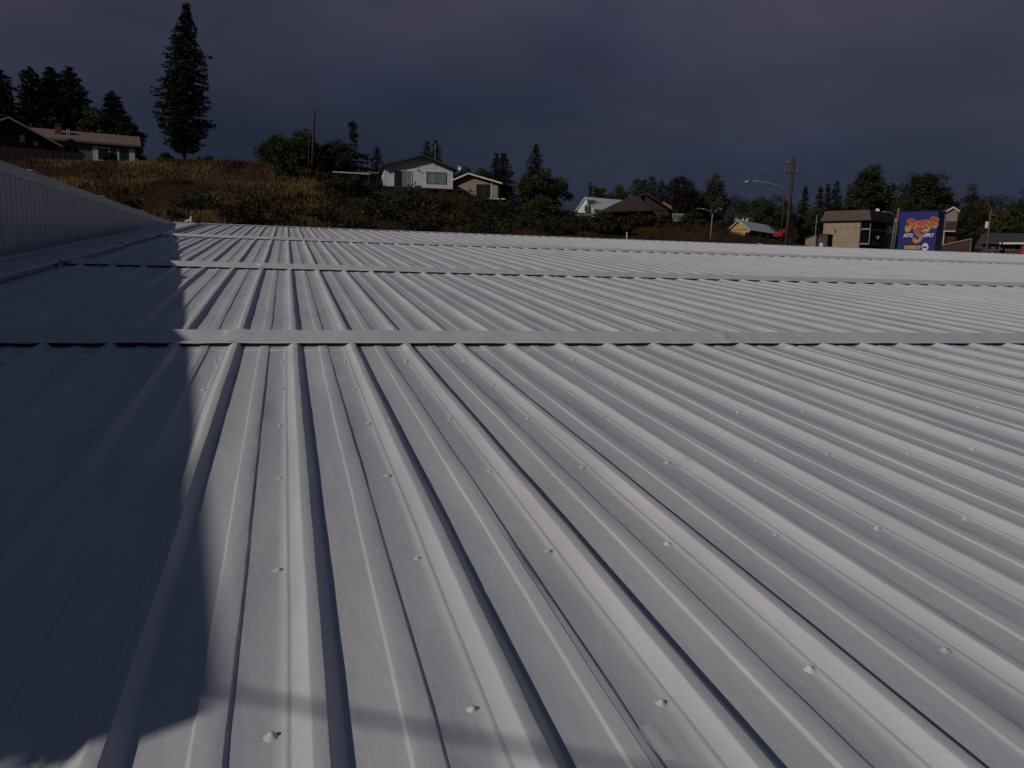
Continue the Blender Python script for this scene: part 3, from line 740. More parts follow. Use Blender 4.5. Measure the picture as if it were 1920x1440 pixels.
for k in range(36): bx(fe, 'fence_board', 'brown_wall', k * .31, k * .31 + .29, -.012 * (k % 2), .03, -.6, 1.9 - .05 * (k % 3 == 0))
for k in range(5): bx(fe, 'fence_post', 'deck_wood', k * 2.7, k * 2.7 + .1, .035, .135, -.8, 1.95)
# ---- small grey roofed house, white house, brown house in the middle
h = thing('grey_roofed_house', 'small low grey roofed house in the gap left of the white roofed house', 'house', at(1062, 413, 118), face_rot(1080, 0))
gable_house(h, 3.3, 5, .75, .35, 'x', 'brown_wall', 'roof_grey', .2, .4, 'roof_grey', 2)
window(h, 1.6, 2.0, .2, .6, 0, 'white_trim', 'white_trim')
h = thing('white_roofed_house', 'white house with bright white roof half behind the brown roof', 'house', at(1113, 413, 138), face_rot(1125, 38))
gable_house(h, 9, 4.6, 1.9, 1.9, 'x', 'white_siding', 'roof_white', .25, .3, 'white_trim', 2)
MB().box(2.2, 2.9, 2.6, 3.1, 3.0, 4.1).build('chimney', 'brick_red', h)
wr = link('window', MB().box(-.05, -.005, 1.9, 2.6, 1.5, 2.6).mesh('window', 'white_trim'), h); bx(wr, 'pane', 'glass', -.07, -.052, 1.98, 2.52, 1.58, 2.52)
h = thing('brown_house', 'brown house with big steep brown roof above the shrubs', 'house', at(1135, 411, 104), face_rot(1190, 14))
MB().box(.4, 8.2, 0, 6, -2, 1.35).build('wall', 'brown_wall', h)
MB().add([(-.5, -.8, .95), (5.6, -.8, 1.3), (5.0, 3, 3.3), (4.0, 3, 3.3), (-.5, 7, .95), (5.6, 7, 1.3), (-.5, -.8, .8), (5.6, -.8, 1.15), (-.5, 7, .8), (5.6, 7, 1.15)],
         [(0, 1, 2, 3), (0, 3, 4), (4, 3, 2, 5), (1, 5, 2), (0, 6, 7, 1), (4, 8, 6, 0), (6, 8, 9, 7), (1, 7, 9, 5)]).build('roof', 'roof_brown', h)
MB().slab([(4.9, -.9, 3.2), (9.0, -.9, .95), (9.0, 4, .95), (4.9, 4, 3.2)], (0, 0, .16)).build('roof', 'roof_brown', h)
MB().slab([(7.1, -.96, 2.05), (8.3, -.96, 1.4), (8.3, -.96, 1.75), (7.1, -.96, 2.4)], (0, .03, 0)).build('bargeboard', 'tan_wall', h)
MB().add([(5.0, -.1, 1.35), (8.2, -.1, 1.35), (5.0, -.1, 3.1)], [(0, 1, 2)]).build('gable_wall', 'brown_wall', h)
window(h, 3.2, 3.9, .1, .75, -.02, 'white_trim', 'tan_wall'); window(h, 4.6, 5.1, .1, .8, -.02, 'roof_grey', 'curtain'); window(h, 5.9, 6.3, .1, .8, -.02, 'brown_wall', 'glass')
MB().tube([(4.25, -.3, .85), (4.25, -.25, .85)], .24, 12).build('satellite_dish', 'white_trim', h)
bx(h, 'deck_floor', 'deck_wood', 2.5, 9.8, -2.2, -.03, -.55, -.42)
for k in range(6): bx(h, 'deck_post', 'deck_wood', 2.6 + k * 1.4, 2.72 + k * 1.4, -2.15, -2.03, -3, -.55)
for k in range(8): bx(h, 'baluster', 'white_trim', 8.05 + k * .2, 8.09 + k * .2, -2.1, -2.06, .0, .75)
bx(h, 'rail', 'white_trim', 8.0, 9.6, -2.12, -2.04, .75, .82); bx(h, 'rail', 'white_trim', 8.0, 9.6, -2.12, -2.04, -.06, 0)
bx(h, 'deck_skirt', 'brick_red', 5.0, 6.4, -2.25, -2.2, -.5, -.1)
# ---- yellow gabled barn with a white metal roof, pale bungalow behind
h = thing('yellow_barn', 'yellow gabled barn with long white metal roof by the road', 'barn', at(1366, 442, 146), face_rot(1380, -22))
gable_house(h, 3.7, 18, 1.0, 1.5, 'y', 'yellow_wall', 'roof_white', .25, .35, 'white_trim', 1.5, 1.75, .1)
bx(h, 'trim_band', 'brown_wall', .1, 3.6, -.03, -.005, 1.0, 1.08)
for k in range(4): bx(h, 'side_door', 'deck_wood', 3.705, 3.74, 1.5 + k * 4, 4.3 + k * 4, 0, .85)
h = thing('pale_bungalow', 'tiny cream walled bungalow behind the yellow barn', 'house', at(1377, 413, 175), face_rot(1390, 0))
gable_house(h, 4.0, 5, .75, .5, 'x', 'white_siding', 'roof_dark', .3, .3, 'roof_dark', 3)
window(h, .7, 1.3, .25, .7, 0, 'white_trim', 'glass'); window(h, 1.9, 2.2, .0, .6, 0, 'white_trim', 'glass')
# ---- apartment block
h = thing('apartment_block', 'tan three storey apartment block with brown mansard roof and dark balconies', 'building', at(1543, 484, 162), face_rot(1580, -22))
FW, DP, WH = 6.4, 13.0, 6.75
bx(h, 'wall', 'block_tan', 0, FW, 0, DP, -3, WH); bx(h, 'wall_edge', 'concrete', -.35, -.002, -.05, .5, -3, WH - .2)
for k in range(3): bx(h, 'floor_band', 'tan_wall', .05, FW - .02, -.025, -.002, 2.6 * k + .35, 2.6 * k + .42)
MB().add([(-.7, -.7, WH), (FW + 2.0, -.7, WH), (FW + 2.0, DP + .7, WH), (-.7, DP + .7, WH), (-.2, -.2, WH + 1.85), (FW + 1.5, -.2, WH + 1.85), (FW + 1.5, DP + .2, WH + 1.85), (-.2, DP + .2, WH + 1.85)],
         [(0, 1, 5, 4), (1, 2, 6, 5), (2, 3, 7, 6), (3, 0, 4, 7), (4, 5, 6, 7), (3, 2, 1, 0)]).build('mansard_roof', 'apt_brown', h)
bx(h, 'recess_wall', 'brown_wall', FW + .002, FW + .1, .4, DP, -3, WH)
for k in (1, 2):
    z = 2.6 * k
    bx(h, 'balcony_slab', 'concrete', FW + .11, FW + 1.7, .15, 8.0, z - .1, z + .16)
    for q in range(10): bx(h, 'baluster', 'deck_wood', FW + 1.62, FW + 1.66, .3 + q * .8, .34 + q * .8, z + .16, z + 1.05)
    bx(h, 'handrail', 'deck_wood', FW + 1.6, FW + 1.68, .15, 8.0, z + 1.05, z + 1.12)
    d = link('balcony_door', MB().box(FW + .101, FW + .16, 1.0, 2.9, z + .17, z + 2.2).mesh('balcony_door', 'deck_wood'), h); bx(d, 'pane', 'glass', FW + .161, FW + .17, 1.1, 2.8, z + .3, z + 2.1)
for y in (.3, 8.0): bx(h, 'balcony_post', 'concrete', FW + 1.55, FW + 1.7, y, y + .15, 2.4 if y < 1 else -3, WH)
bx(h, 'stair_wall', 'tan_wall', FW + .11, FW + 1.9, 9.0, DP, -3, 4.9)
MB().tube([(1.9, -.12, WH - 1.55), (1.95, -.14, WH - 2.1)], .11, 8).build('wall_lamp', 'roof_dark', h)
for (xx, yy, zz) in ((FW + 1.75, 3.5, 3.9), (FW + .9, 5.0, WH + 2.1)): MB().tube([(xx, yy, zz), (xx + .05, yy - .12, zz + .02)], .36, 14).build('satellite_dish', 'white_trim', h)
# shed left of it
h = thing('lean_to_shed', 'small brown shed with sloping dark roof left of the apartment block', 'shed', at(1508, 480, 145), face_rot(1520, -18))
MB().slab([(0, 0, -1), (1.75, 0, -1), (1.75, 0, 3.55), (0, 0, 2.85)], (0, 3, 0)).build('wall', 'tan_wall', h)
bx(h, 'annexe', 'apt_brown', 1.76, 3.4, .6, 3.4, -1, 3.5)
MB().slab([(-.25, -.25, 2.8), (1.85, -.25, 3.65), (1.85, 3.3, 3.65), (-.25, 3.3, 2.8)], (0, 0, .1)).build('roof', 'roof_dark', h); bx(h, 'roof', 'roof_dark', 1.86, 3.5, .4, 3.5, 3.52, 3.66)
bx(h, 'door', 'white_trim', 2.2, 2.7, .55, .598, -.2, 2.2)
# ---- gable peeping out, clad shed, red shop at the right
h = thing('narrow_gabled_house', 'narrow tan gable with white rake boards behind the blue sign', 'house', at(1768, 470, 118), face_rot(1775, 12))
gable_house(h, 1.3, 5, 4.9, .45, 'y', 'tan_wall', 'roof_dark', .15, .25, 'white_trim', 1.5)
bx(h, 'porch_roof', 'white_trim', -.3, 1.0, -.9, -.02, 2.35, 2.5); bx(h, 'porch_post', 'white_trim', -.3, -.22, -.88, -.8, -1, 2.35); bx(h, 'lower_cladding', 'brown_wall', -.01, 1.31, -.03, -.003, -1, 3.7)
h = thing('clad_shed', 'dark brown clad shed with slanting pale roof edge right of the sign', 'shed', at(1757, 495, 104), face_rot(1790, -6))
h.scale = (.72, .8, 1)
MB().slab([(0, 0, -2), (4.4, 0, -2), (4.4, 0, 2.75), (0, 0, 1.95)], (0, 6, 0)).build('wall', 'brown_wall', h)
for k in range(12): MB().slab([(.02, 0, .0 + k * .21), (4.38, 0, .0 + k * .21), (4.38, 0, .19 + k * .21), (.02, 0, .19 + k * .21)], (0, -.03, 0)).build('cladding_board', 'brown_wall', h) if k < 9 else None
MB().slab([(-.1, -.1, 1.98), (4.5, -.1, 2.80), (4.5, 6.1, 2.80), (-.1, 6.1, 1.98)], (0, 0, .1)).build('roof', 'roof_grey', h)
MB().slab([(-.1, -.13, 1.96), (4.5, -.13, 2.78), (4.5, -.13, 2.90), (-.1, -.13, 2.08)], (0, .025, 0)).build('fascia', 'tan_wall', h); bx(h, 'corner_trim', 'tan_wall', 4.36, 4.44, -.05, .03, -2, 2.7)
h = thing('brown_shop', 'long low brown shop with dark roof and white fascia at right edge', 'shop', at(1838, 489, 122), face_rot(1880, -4))
gable_house(h, 16, 8, 2.35, 1.2, 'x', 'brown_wall', 'roof_dark', .5, .6, 'roof_dark', 2)
bx(h, 'white_fascia', 'white_trim', 2.0, 16.4, -1.0, -.66, 2.1, 2.35)
for k in range(4): window(h, .7 + k * .8, 1.15 + k * .8, 1.45, 1.95, 0, 'roof_grey', 'glass')
bx(h, 'red_panel', 'red_paint', 4.4, 10, -.7, -.03, -1, 2.05); bx(h, 'trim_band', 'white_trim', 4.0, 10, -.74, -.702, .55, .68); window(h, 5.0, 6.1, 1.2, 1.8, -.72, 'white_trim', 'curtain')
for x in (2.1, 4.6, 1.2): MB().box(x, x + .18, -.25, -.02, .9, 1.05).build('wall_lamp', 'white_trim', h)

# ------------------------------------------------------------------ shop sign
sg = thing('shop_sign', "big blue sign box with Jerry's Auto Supply lettering", 'sign', at(1680, 492, 95), face_rot(1710, -17))
SW, SD, ZB, ZTOP = 4.75, 3.0, -2.0, 5.22
sg.scale = (.77, .77, 1)
bx(sg, 'cabinet', 'sign_blue', 0, SW, 0, SD, ZB, ZTOP)
for nm, a in (('edge_trim', (-.03, SW + .03, -.03, SD + .03, ZTOP, ZTOP + .05)),): bx(sg, nm, 'sign_blue', *a)
def ribbon_strokes(paths, wd, y, z0=0):
    mb = MB()
    for pts in paths:
        pts = [Vector((p[0], 0, p[1])) for p in pts]
        sub = []
        for i in range(len(pts) - 1):                      # Catmull-Rom through the stroke points
            p0 = pts[max(i - 1, 0)]; p1 = pts[i]; p2 = pts[i + 1]; p3 = pts[min(i + 2, len(pts) - 1)]
            for k in range(5):
                t = k / 5; sub.append(.5 * ((2 * p1) + (p2 - p0) * t + (2 * p0 - 5 * p1 + 4 * p2 - p3) * t * t + (3 * p1 - p0 - 3 * p2 + p3) * t ** 3))
        sub.append(pts[-1]); Lv = []; Rv = []
        for i, p in enumerate(sub):
            d = (sub[min(i + 1, len(sub) - 1)] - sub[max(i - 1, 0)]).normalized(); q = Vector((-d.z, 0, d.x)) * wd
            Lv.append(p + q); Rv.append(p - q)
        d0 = (sub[0] - sub[1]).normalized(); d1 = (sub[-1] - sub[-2]).normalized()
        def cap(c, d): 
            q = Vector((-d.z, 0, d.x)); return [c + (d * math.cos(a) + q * math.sin(a)) * wd for a in (-.9, -.3, .3, .9)]
        k = len(mb.v)
        for a, b in zip(Lv, Rv): mb.v += [(a.x, y, a.z), (b.x, y, b.z)]
        for i in range(len(Lv) - 1): mb.f.append((k + 2 * i, k + 2 * i + 1, k + 2 * i + 3, k + 2 * i + 2))
        for c, d, i0 in ((sub[0], d0, k), (sub[-1], d1, k + 2 * len(Lv) - 2)):
            j = len(mb.v); mb.v += [(p.x, y, p.z) for p in cap(c, d)]
            ring = [i0, i0 + 1]; mb.f.append(tuple([i0] + list(range(j, j + 4)) + [i0 + 1]) if True else ())
    return mb
LET = {  # strokes on a 0..1 grid
 'J': ([[(.20, .95), (.55, 1.0), (.95, .95)], [(.68, .95), (.62, .5), (.48, .1), (.22, -.12), (.02, .05), (.1, .28), (.28, .22)]], 1.0),
 'e': ([[(.10, .34), (.5, .42), (.56, .62), (.34, .72), (.12, .5), (.14, .2), (.36, .06), (.62, .18)]], .66),
 'r': ([[(.10, .72), (.16, .4), (.12, .04)], [(.16, .5), (.34, .72), (.56, .68)]], .56),
 'y': ([[(.08, .72), (.12, .36), (.32, .26), (.5, .4)], [(.56, .76), (.5, .3), (.36, -.1), (.08, -.26), (-.3, -.24), (-.7, -.16)]], .62),
 "'": ([[(.14, 1.06), (.08, .86)]], .26),
 's': ([[(.56, .84), (.3, .9), (.14, .72), (.34, .52), (.52, .34), (.34, .10), (.06, .16)]], .66)}
def word(txt, x, z, sz, wd, rise=0.0):
    ps = []
    for c in txt:
        st, adv = LET[c]
        for s_ in st: ps.append([(x + a * sz, z + b * sz) for a, b in s_])
        x += adv * sz; z += rise
    return ps
JP = word("Jerry's", .92, 3.42, .90, .1, .03)
SP = [[(a, b + .24) for a, b in q] for q in [[(2.66, 3.15), (2.36, 3.28), (2.12, 3.05), (2.30, 2.78), (2.78, 2.55), (2.86, 2.25), (2.56, 1.98), (2.22, 1.98), (1.98, 2.22)], [(2.66, 3.15), (3.1, 3.2)]]]
for nm, paths, z0, zs in (('name_lettering', JP, 3.1, 1.4), ('big_letter_s', SP, 1.85, 1.4)):
    for mm, wd, y in (('sign_gold', .205, -.012), ('sign_dark', .165, -.02), ('letter_fire', .115, -.028)):  # printed layers: gold outline, dark outline, coloured letter on top
        mb = ribbon_strokes(paths, wd, y); mb.v = [(a, b, (c - z0) / zs) for a, b, c in mb.v]
        o = mb.build(nm if mm == 'letter_fire' else nm + ('_outline' if mm == 'sign_gold' else '_dark_outline'), mm, sg); o.location.z = z0; o.scale.z = zs
def text_part(root, name, body, m, x, z, size, width, y=-.012, shear=.25, off=.02):
    cu = bpy.data.curves.new(name, 'FONT'); cu.body = body; cu.size = size; cu.shear = shear; cu.offset = off; cu.extrude = .006; cu.resolution_u = 3
    t = bpy.data.objects.new('tmp', cu); col.objects.link(t); dg = bpy.context.evaluated_depsgraph_get()
    me = bpy.data.meshes.new_from_object(t.evaluated_get(dg)); bpy.data.objects.remove(t)
    xs = [v.co.x for v in me.vertices]; x0, x1 = min(xs), max(xs); s = width / (x1 - x0)
    for v in me.vertices: v.co = Vector(((v.co.x - x0) * s, -v.co.z, v.co.y))
    me.materials.clear(); me.materials.append(MATS[m]); o = link(name, me, root); o.location = (x, y, z); return o
text_part(sg, 'auto_lettering', 'AUTO', 'sign_white', .62, 2.64, .50, 1.22)
text_part(sg, 'supply_lettering', 'UPPLY', 'sign_white', 3.12, 2.64, .50, 1.42)
text_part(sg, 'powered_by_lettering', 'POWERED BY', 'sign_yellow', .88, 1.40, .50, 2.15)
hx = [(3.52 + .48 * math.cos(R(60 * k + 0)) * .98, 1.60 + .46 * math.sin(R(60 * k))) for k in range(6)]
MB().slab([(a, -.003, b) for a, b in hx], (0, -.012, 0)).build('hexagon_emblem', 'sign_yellow', sg)
MB().slab([(3.52 + (a - 3.52) * .86, -.016, 1.60 + (b - 1.60) * .86) for a, b in hx], (0, -.006, 0)).build('hexagon_field', 'sign_white', sg)
bx(sg, 'emblem_band', 'sign_white', 3.14, 3.90, -.026, -.023, 1.42, 1.78)
text_part(sg, 'emblem_lettering', 'NAPA', 'sign_blue', 3.22, 1.48, .30, .60, -.034, 0, .025)

# ------------------------------------------------------------------ poles, street lights, wires
def pole(name, label, cat, u, vt, D, r0, r1, m, lean=0.0, arms=(), group=None):
    g = gp(u, D); top = at(u, vt, D).z - g.z
    t = thing(name, label, cat, g, -azi(u), group)
    MB().tube([(0, 0, -.5), (lean * .5, 0, top * .5), (lean, 0, top)], [r0, (r0 + r1) / 2, r1], 10).build('pole_shaft', m, t, True)
    return t, top
t, H = pole('utility_pole', 'tall brown wooden utility pole carrying a street light arm', 'utility pole', 1474, 297, 62, .14, .11, 'pole_wood', .12)
bx(t, 'crossarm', 'pole_wood', -.45, .5, -.1, -.0, H - 1.05, H - .93); bx(t, 'crossarm', 'pole_wood', -.35, .25, -.12, -.02, H - .42, H - .32)
for x in (-.42, .42): MB().tube([(x, -.05, H - .93), (x, -.05, H - .78)], .045, 8).build('insulator', 'galv', t)
MB().tube([(-.3, -.07, H - .32), (-.3, -.07, H - .16)], .045, 8).build('insulator', 'galv', t)
za = H - 1.95
arm = MB().tube([(.05, -.1, za), (-.7, -.12, za + .02), (-1.5, -.15, za + .22), (-2.3, -.2, za + .36), (-2.75, -.2, za + .34)], .04, 8).build('lamp_arm', 'galv', t, True)
MB().tube([(-2.6, -.2, za + .34), (-2.95, -.2, za + .33), (-3.25, -.2, za + .27)], [.05, .11, .06], 8).build('lamp_head', 'galv', arm, True)
MB().tube([(-.02, -.1, za - 1.1), (-.5, -.12, za)], .02, 6).build('arm_brace', 'galv', t)
PT = t.location + Vector((0, 0, H))
t, H = pole('wooden_pole', 'bare reddish wooden pole on the grassy crest', 'utility pole', 586, 206, 98, .16, .13, 'pole_wood', .35)
MB().tube([(-.42, .3, -.5), (-.30, .3, H * .68)], [.06, .05], 8).build('stub_pole', 'pole_wood', t, True)
PT2 = t.location + Vector((0, 0, H))
t, H = pole('street_light', 'pale double armed street light on the brown bank', 'street light', 1331, 401, 78, .05, .04, 'concrete', .1)
for sx, ln, dz in ((-1, 1.15, .42), (1, .6, .38)):
    a = MB().tube([(.1, 0, H - .05), (.1 + sx * .12, 0, H + .2), (.1 + sx * ln * .6, 0, H + dz), (.1 + sx * ln, 0, H + dz + .06)], .028, 6).build('lamp_arm', 'galv', t, True)
    MB().tube([(.1 + sx * ln, 0, H + dz + .07), (.1 + sx * (ln + .3), 0, H + dz + .05)], [.06, .04], 8).build('lamp_head', 'galv', a, True)
t, H = pole('street_light', 'pale street light leaning past the apartment balconies', 'street light', 1671, 408, 97, .055, .04, 'concrete', .2)
a = MB().tube([(.2, 0, H - .05), (.05, 0, H + .35), (-.5, 0, H + .6), (-.8, 0, H + .62)], .028, 6).build('lamp_arm', 'galv', t, True)
MB().tube([(-.75, 0, H + .64), (-1.15, 0, H + .6)], [.09, .06], 8).build('lamp_head', 'galv', a, True)
t, H = pole('utility_pole', 'thick tan wooden pole beside the left edge of the blue sign', 'utility pole', 1678, 390, 98, .2, .16, 'pole_tan', .1)
MB().box(-.16, .16, -.25, -.15, H - 1.5, H - 1.2).build('pole_bracket', 'galv', t)
t, H = pole('white_post', 'short white marker post at the foot of the bank', 'post', 1175, 437, 62, .04, .04, 'white_trim')
MB().tube([(0, 0, H), (0, 0, H + .06)], [.06, .05], 8).build('post_cap', 'white_trim', t)
t, H = pole('thin_mast', 'thin pale mast left of the apartment block', 'mast', 1528, 405, 140, .06, .05, 'concrete')
MB().tube([(0, 0, H), (0, 0, H + .12)], .09, 6).build('mast_cap', 'galv', t)
t, H = pole('sign_post', 'tan post with small white sign among the yellowing trees', 'sign', 1852, 392, 116, .1, .09, 'pole_tan')
bx(t, 'sign_board', 'white_trim', -.45, -.12, -.05, 0, H - 2.3, H - 1.5)
t, H = pole('utility_pole', 'small distant utility pole behind the grey green poplars', 'utility pole', 1184, 337, 150, .14, .11, 'pole_wood')
bx(t, 'crossarm', 'pole_wood', -.6, .6, -.06, .06, H - .6, H - .45)
t, H = pole('utility_pole', 'small distant utility pole just left of the tall pole', 'utility pole', 1464, 345, 140, .13, .1, 'pole_wood')
bx(t, 'crossarm', 'pole_wood', -.8, .8, -.06, .06, H - .35, H - .22)
t, H = pole('garden_post', 'thin dark post on the crest right of the tall spruce', 'post', 359, 282, 108, .05, .04, 'deck_wood')
MB().tube([(0, 0, H), (0, 0, H + .1)], .07, 6).build('post_cap', 'deck_wood', t)
def wire(label, a, b, sag, r=.010):
    pts = []
    for i in range(31):
        t = i / 30; p = Vector(a).lerp(Vector(b), t); p.z -= sag * 4 * t * (1 - t); pts.append(p)
    tag(MB().tube(pts, r, 5).build('power_line', 'wire'), label, 'cable')
wire('upper wire running left from the tall pole over the houses', PT + Vector((-.3, 0, -.2)), at(560, 262, 112), .8)
wire('lower wire running left from the tall pole over the houses', PT + Vector((-.42, 0, -.8)), at(540, 285, 116), .9)
wire('drooping wire from the tall pole towards the small distant pole', PT + Vector((-.1, 0, -1.6)), at(1184, 342, 150), 1.6)
wire('wire falling right from the tall pole into the poplars', PT + Vector((.42, 0, -.85)), at(1625, 356, 120), .5)
wire('lower wire falling right from the tall pole', PT + Vector((.1, 0, -1.55)), at(1600, 352, 110), .4)

# ------------------------------------------------------------------ red pickup on the road edge
car = thing('red_pickup', 'small red pickup parked partly behind the tall pole', 'pickup', gp(1474, 142), -azi(1470) + R(58))
car.location.z = at(1474, 450, 142).z
bd = MB().slab([(-2.6, -.85, .45), (2.5, -.85, .45), (2.55, -.85, 1.0), (.9, -.85, 1.08), (-2.6, -.85, 1.05)], (0, 1.7, 0)).build('body', 'red_paint', car)
MB().slab([(-1.0, -.78, 1.08), (.95, -.78, 1.08), (.45, -.70, 1.68), (-.8, -.70, 1.68)], (0, 1.5, 0)).build('cab', 'red_paint', car)
MB().slab([(-.85, -.80, 1.12), (.75, -.80, 1.12), (.38, -.73, 1.58), (-.7, -.73, 1.58)], (0, .02, 0)).build('side_window', 'glass', car)
for x in (-1.7, 1.6):
    for y in (-.88, .68): wl = MB().tube([(x, y, .36), (x, y + .2, .36)], .36, 14).build('wheel', 'tyre', car); MB().tube([(x, y - .015, .36), (x, y, .36)], .19, 10).build('rim', 'galv', wl)
for y in (-.7, .5): bx(car, 'headlight', 'white_trim', 2.5, 2.56, y, y + .22, .75, .92)
# white loading rail beyond the ridge
lr = thing('pipe_rail', 'low white bent pipe rail just beyond the ridge', 'railing', gp(1424, 60), -azi(1424)); zr = at(1424, 457, 60).z - lr.location.z
MB().tube([(-.2, 0, -.3), (-.2, 0, zr - .08), (-.12, 0, zr), (.12, 0, zr), (.2, 0, zr - .08), (.2, 0, -.3)], .025, 6).build('hoop', 'white_trim', lr); MB().tube([(.2, 0, zr - .02), (.6, .2, zr - .02), (.6, .2, -.3)], .025, 6).build('side_rail', 'red_paint', lr)

# ------------------------------------------------------------------ trees
SPR = ([0, .05, .17, .3, .42, .6, .8, .93, 1.0], [.03, .16, .45, .68, .84, .90, 1.0, .72, .35])
conifer('spruce_tree', 'tall solitary dark spruce standing on the grassy crest', 349, 12, 106, 116, 'spruce', 11, bare=.165, dens=1.5, droop=.28, gaps=.14, lean=.9, prof=SPR, needle=.62)
for i, (u, vt, wp, lb) in enumerate(((18, 136, 100, 'dark conifer at the far left behind the gabled house'), (74, 133, 112, 'dark conifer behind the chimney, left of three tall crowns'),
        (110, 132, 104, 'dark conifer in the middle of the three crowns behind the ranch house'), (146, 132, 124, 'dark conifer at the right of the three crowns behind the ranch house'),
        (222, 177, 88, 'shorter dark conifer behind the right half of the ranch house'))):
    conifer('conifer_tree', lb, u, vt, wp, 136, 'spruce', 20 + i, bare=.03, dens=1.3, power=.42, droop=.1, group='conifers behind the ranch house', needle=.75)
deciduous('deciduous_tree', 'olive leafed tree over the middle of the ranch house roof', 180, 196, 95, 132, 'dkgreen', 31, lobes=2)
deciduous('deciduous_tree', 'dark rounded tree at the right end of the ranch house', 252, 212, 66, 128, 'spruce', 32, trunk=.1)
deciduous('garden_bush', 'dark tall bush in front of the ranch house wall', 142, 262, 52, 110, 'spruce', 33, trunk=.02, cat='bush', leaf=.22)
deciduous('garden_bush', 'dark red bush under the ranch house window', 214, 285, 34, 110, 'redbrown', 34, trunk=.02, cat='bush', leaf=.2)
deciduous('garden_bush', 'green bush left of the tall spruce trunk', 317, 283, 44, 112, 'dkgreen', 35, trunk=.02, cat='bush', leaf=.2)
deciduous('garden_bush', 'low green bush right of the tall spruce trunk', 394, 293, 56, 112, 'dkgreen', 36, trunk=.02, cat='bush', leaf=.2)
deciduous('deciduous_tree', 'broad dark green tree left of the bare wooden pole', 548, 231, 145, 112, 'dkgreen', 37, lobes=3, trunk=.08, dens=1.6)
deciduous('deciduous_tree', 'reddish olive tree right of the bare wooden pole', 622, 254, 92, 113, 'scrub', 38, lobes=2, trunk=.06, dens=1.2)
conifer('conifer_tree', 'ragged sparse conifer with crooked tip left of the white house', 668, 232, 78, 116, 'spruce', 39, bare=.05, dens=.9, power=.6, gaps=.42, lean=-.5, prof=([0, .08, .25, .34, .4, .6, .8, 1], [.12, .2, .12, .2, .75, 1, .9, .6]), needle=.7)
conifer('conifer_tree', 'small pointed conifer between ragged conifer and white house', 707, 278, 54, 126, 'fir', 40, dens=1.1, power=.6)
deciduous('shrub', 'olive shrub peeping over the left roof slope of the white house', 734, 300, 36, 124, 'olive', 41, trunk=.05, cat='bush')
conifer('conifer_tree', 'left of the twin conifers behind the white house roof', 799, 270, 48, 126, 'fir', 42, dens=1.1, power=.55)
conifer('conifer_tree', 'right of the twin conifers behind the white house roof', 815, 267, 58, 127, 'fir', 43, dens=1.1, power=.55)
deciduous('deciduous_tree', 'dark leafy tree behind the tan house gable', 872, 300, 104, 132, 'dkgreen', 44, lobes=2)
conifer('conifer_tree', 'left of the twin conifers right of the tan house', 927, 291, 52, 124, 'spruce', 45, dens=1.1, power=.6)
conifer('conifer_tree', 'right of the twin conifers right of the tan house', 941, 289, 76, 123, 'spruce', 46, dens=1.2, power=.6)
conifer('conifer_tree', 'pointed dark conifer rising above the big round green tree', 1000, 274, 76, 130, 'spruce', 47, dens=1.1, power=.7, droop=.15)
deciduous('deciduous_tree', 'big round green tree right of the twin conifers', 1018, 308, 112, 116, 'green', 48, lobes=3, trunk=.05, dens=1.7)
deciduous('shrub', 'yellowing bushy shrub on the bank below the big green tree', 1012, 366, 84, 92, 'olive', 49, trunk=.03, dens=1.2, cat='bush', leaf=.2)
deciduous('poplar_tree', 'thin bare looking poplar in the gap beside the white roofed house', 1103, 338, 10, 145, 'birch', 50, trunk=.2, dens=.5, leaf=.25)
deciduous('deciduous_tree', 'round green tree behind the white roofed house', 1122, 341, 50, 158, 'green', 51, trunk=.2)
deciduous('deciduous_tree', 'rounder green tree just left of the grey green poplars', 1157, 340, 62, 156, 'green', 52, trunk=.2)
for i, (u, vt) in enumerate(((1190, 338), (1203, 341), (1218, 334), (1234, 343))):
    conifer('poplar_tree', 'slender grey green tree above the brown roof, %s of four' % ('first from left', 'second from left', 'third from left', 'last')[i], u, vt, 36, 140, 'grey_green', 53 + i, dens=1.0, power=.35, droop=-.9, group='slender grey green trees')
deciduous('maple_tree', 'dark red brown round tree right of the brown house', 1275, 327, 100, 126, 'redbrown', 60, trunk=.05, dens=1.5)
deciduous('birch_tree', 'pale airy birch right of the dark red tree', 1332, 325, 72, 128, 'birch', 61, trunk=.1, dens=.8)
deciduous('deciduous_tree', 'dark green tree right of the birch', 1386, 354, 110, 178, 'dkgreen', 62, trunk=.05, dens=1.3, lobes=2)
deciduous('deciduous_tree', 'bright green tree left of the tall utility pole', 1438, 354, 112, 160, 'green', 63, trunk=.05, lobes=2, dens=1.3)
for i, (u, vt, wp) in enumerate(((1503, 353, 42), (1531, 352, 34), (1545, 349, 34), (1561, 342, 56))):
    conifer('conifer_tree', 'distant pointed conifer left of the apartment block, %s' % ('alone beside the tall pole', 'second from the tall pole', 'third from the tall pole', 'tallest of the row')[i], u, vt, wp, 205, 'fir', 64 + i, dens=.8, power=.6, group='distant conifers', needle=.8)
deciduous('deciduous_tree', 'green tree left of the apartment block', 1517, 380, 84, 168, 'green', 70, trunk=.05, lobes=2)
deciduous('poplar_tree', 'tall upright dark tree behind the apartment block', 1624, 300, 112, 200, 'dkgreen', 71, trunk=.04, lobes=3, dens=2.6, leaf=.5)
deciduous('poplar_tree', 'tall dark double crowned tree behind the blue sign', 1744, 300, 140, 200, 'dkgreen', 82, trunk=.04, lobes=3, dens=2.8, leaf=.5)
deciduous('deciduous_tree', 'lower dark tree between the two tall trees', 1690, 350, 90, 185, 'dkgreen', 73, trunk=.04)
deciduous('deciduous_tree', 'broad olive tree right of the tall double crowned tree', 1852, 342, 170, 165, 'scrub', 74, trunk=.03, lobes=3, dens=1.5)
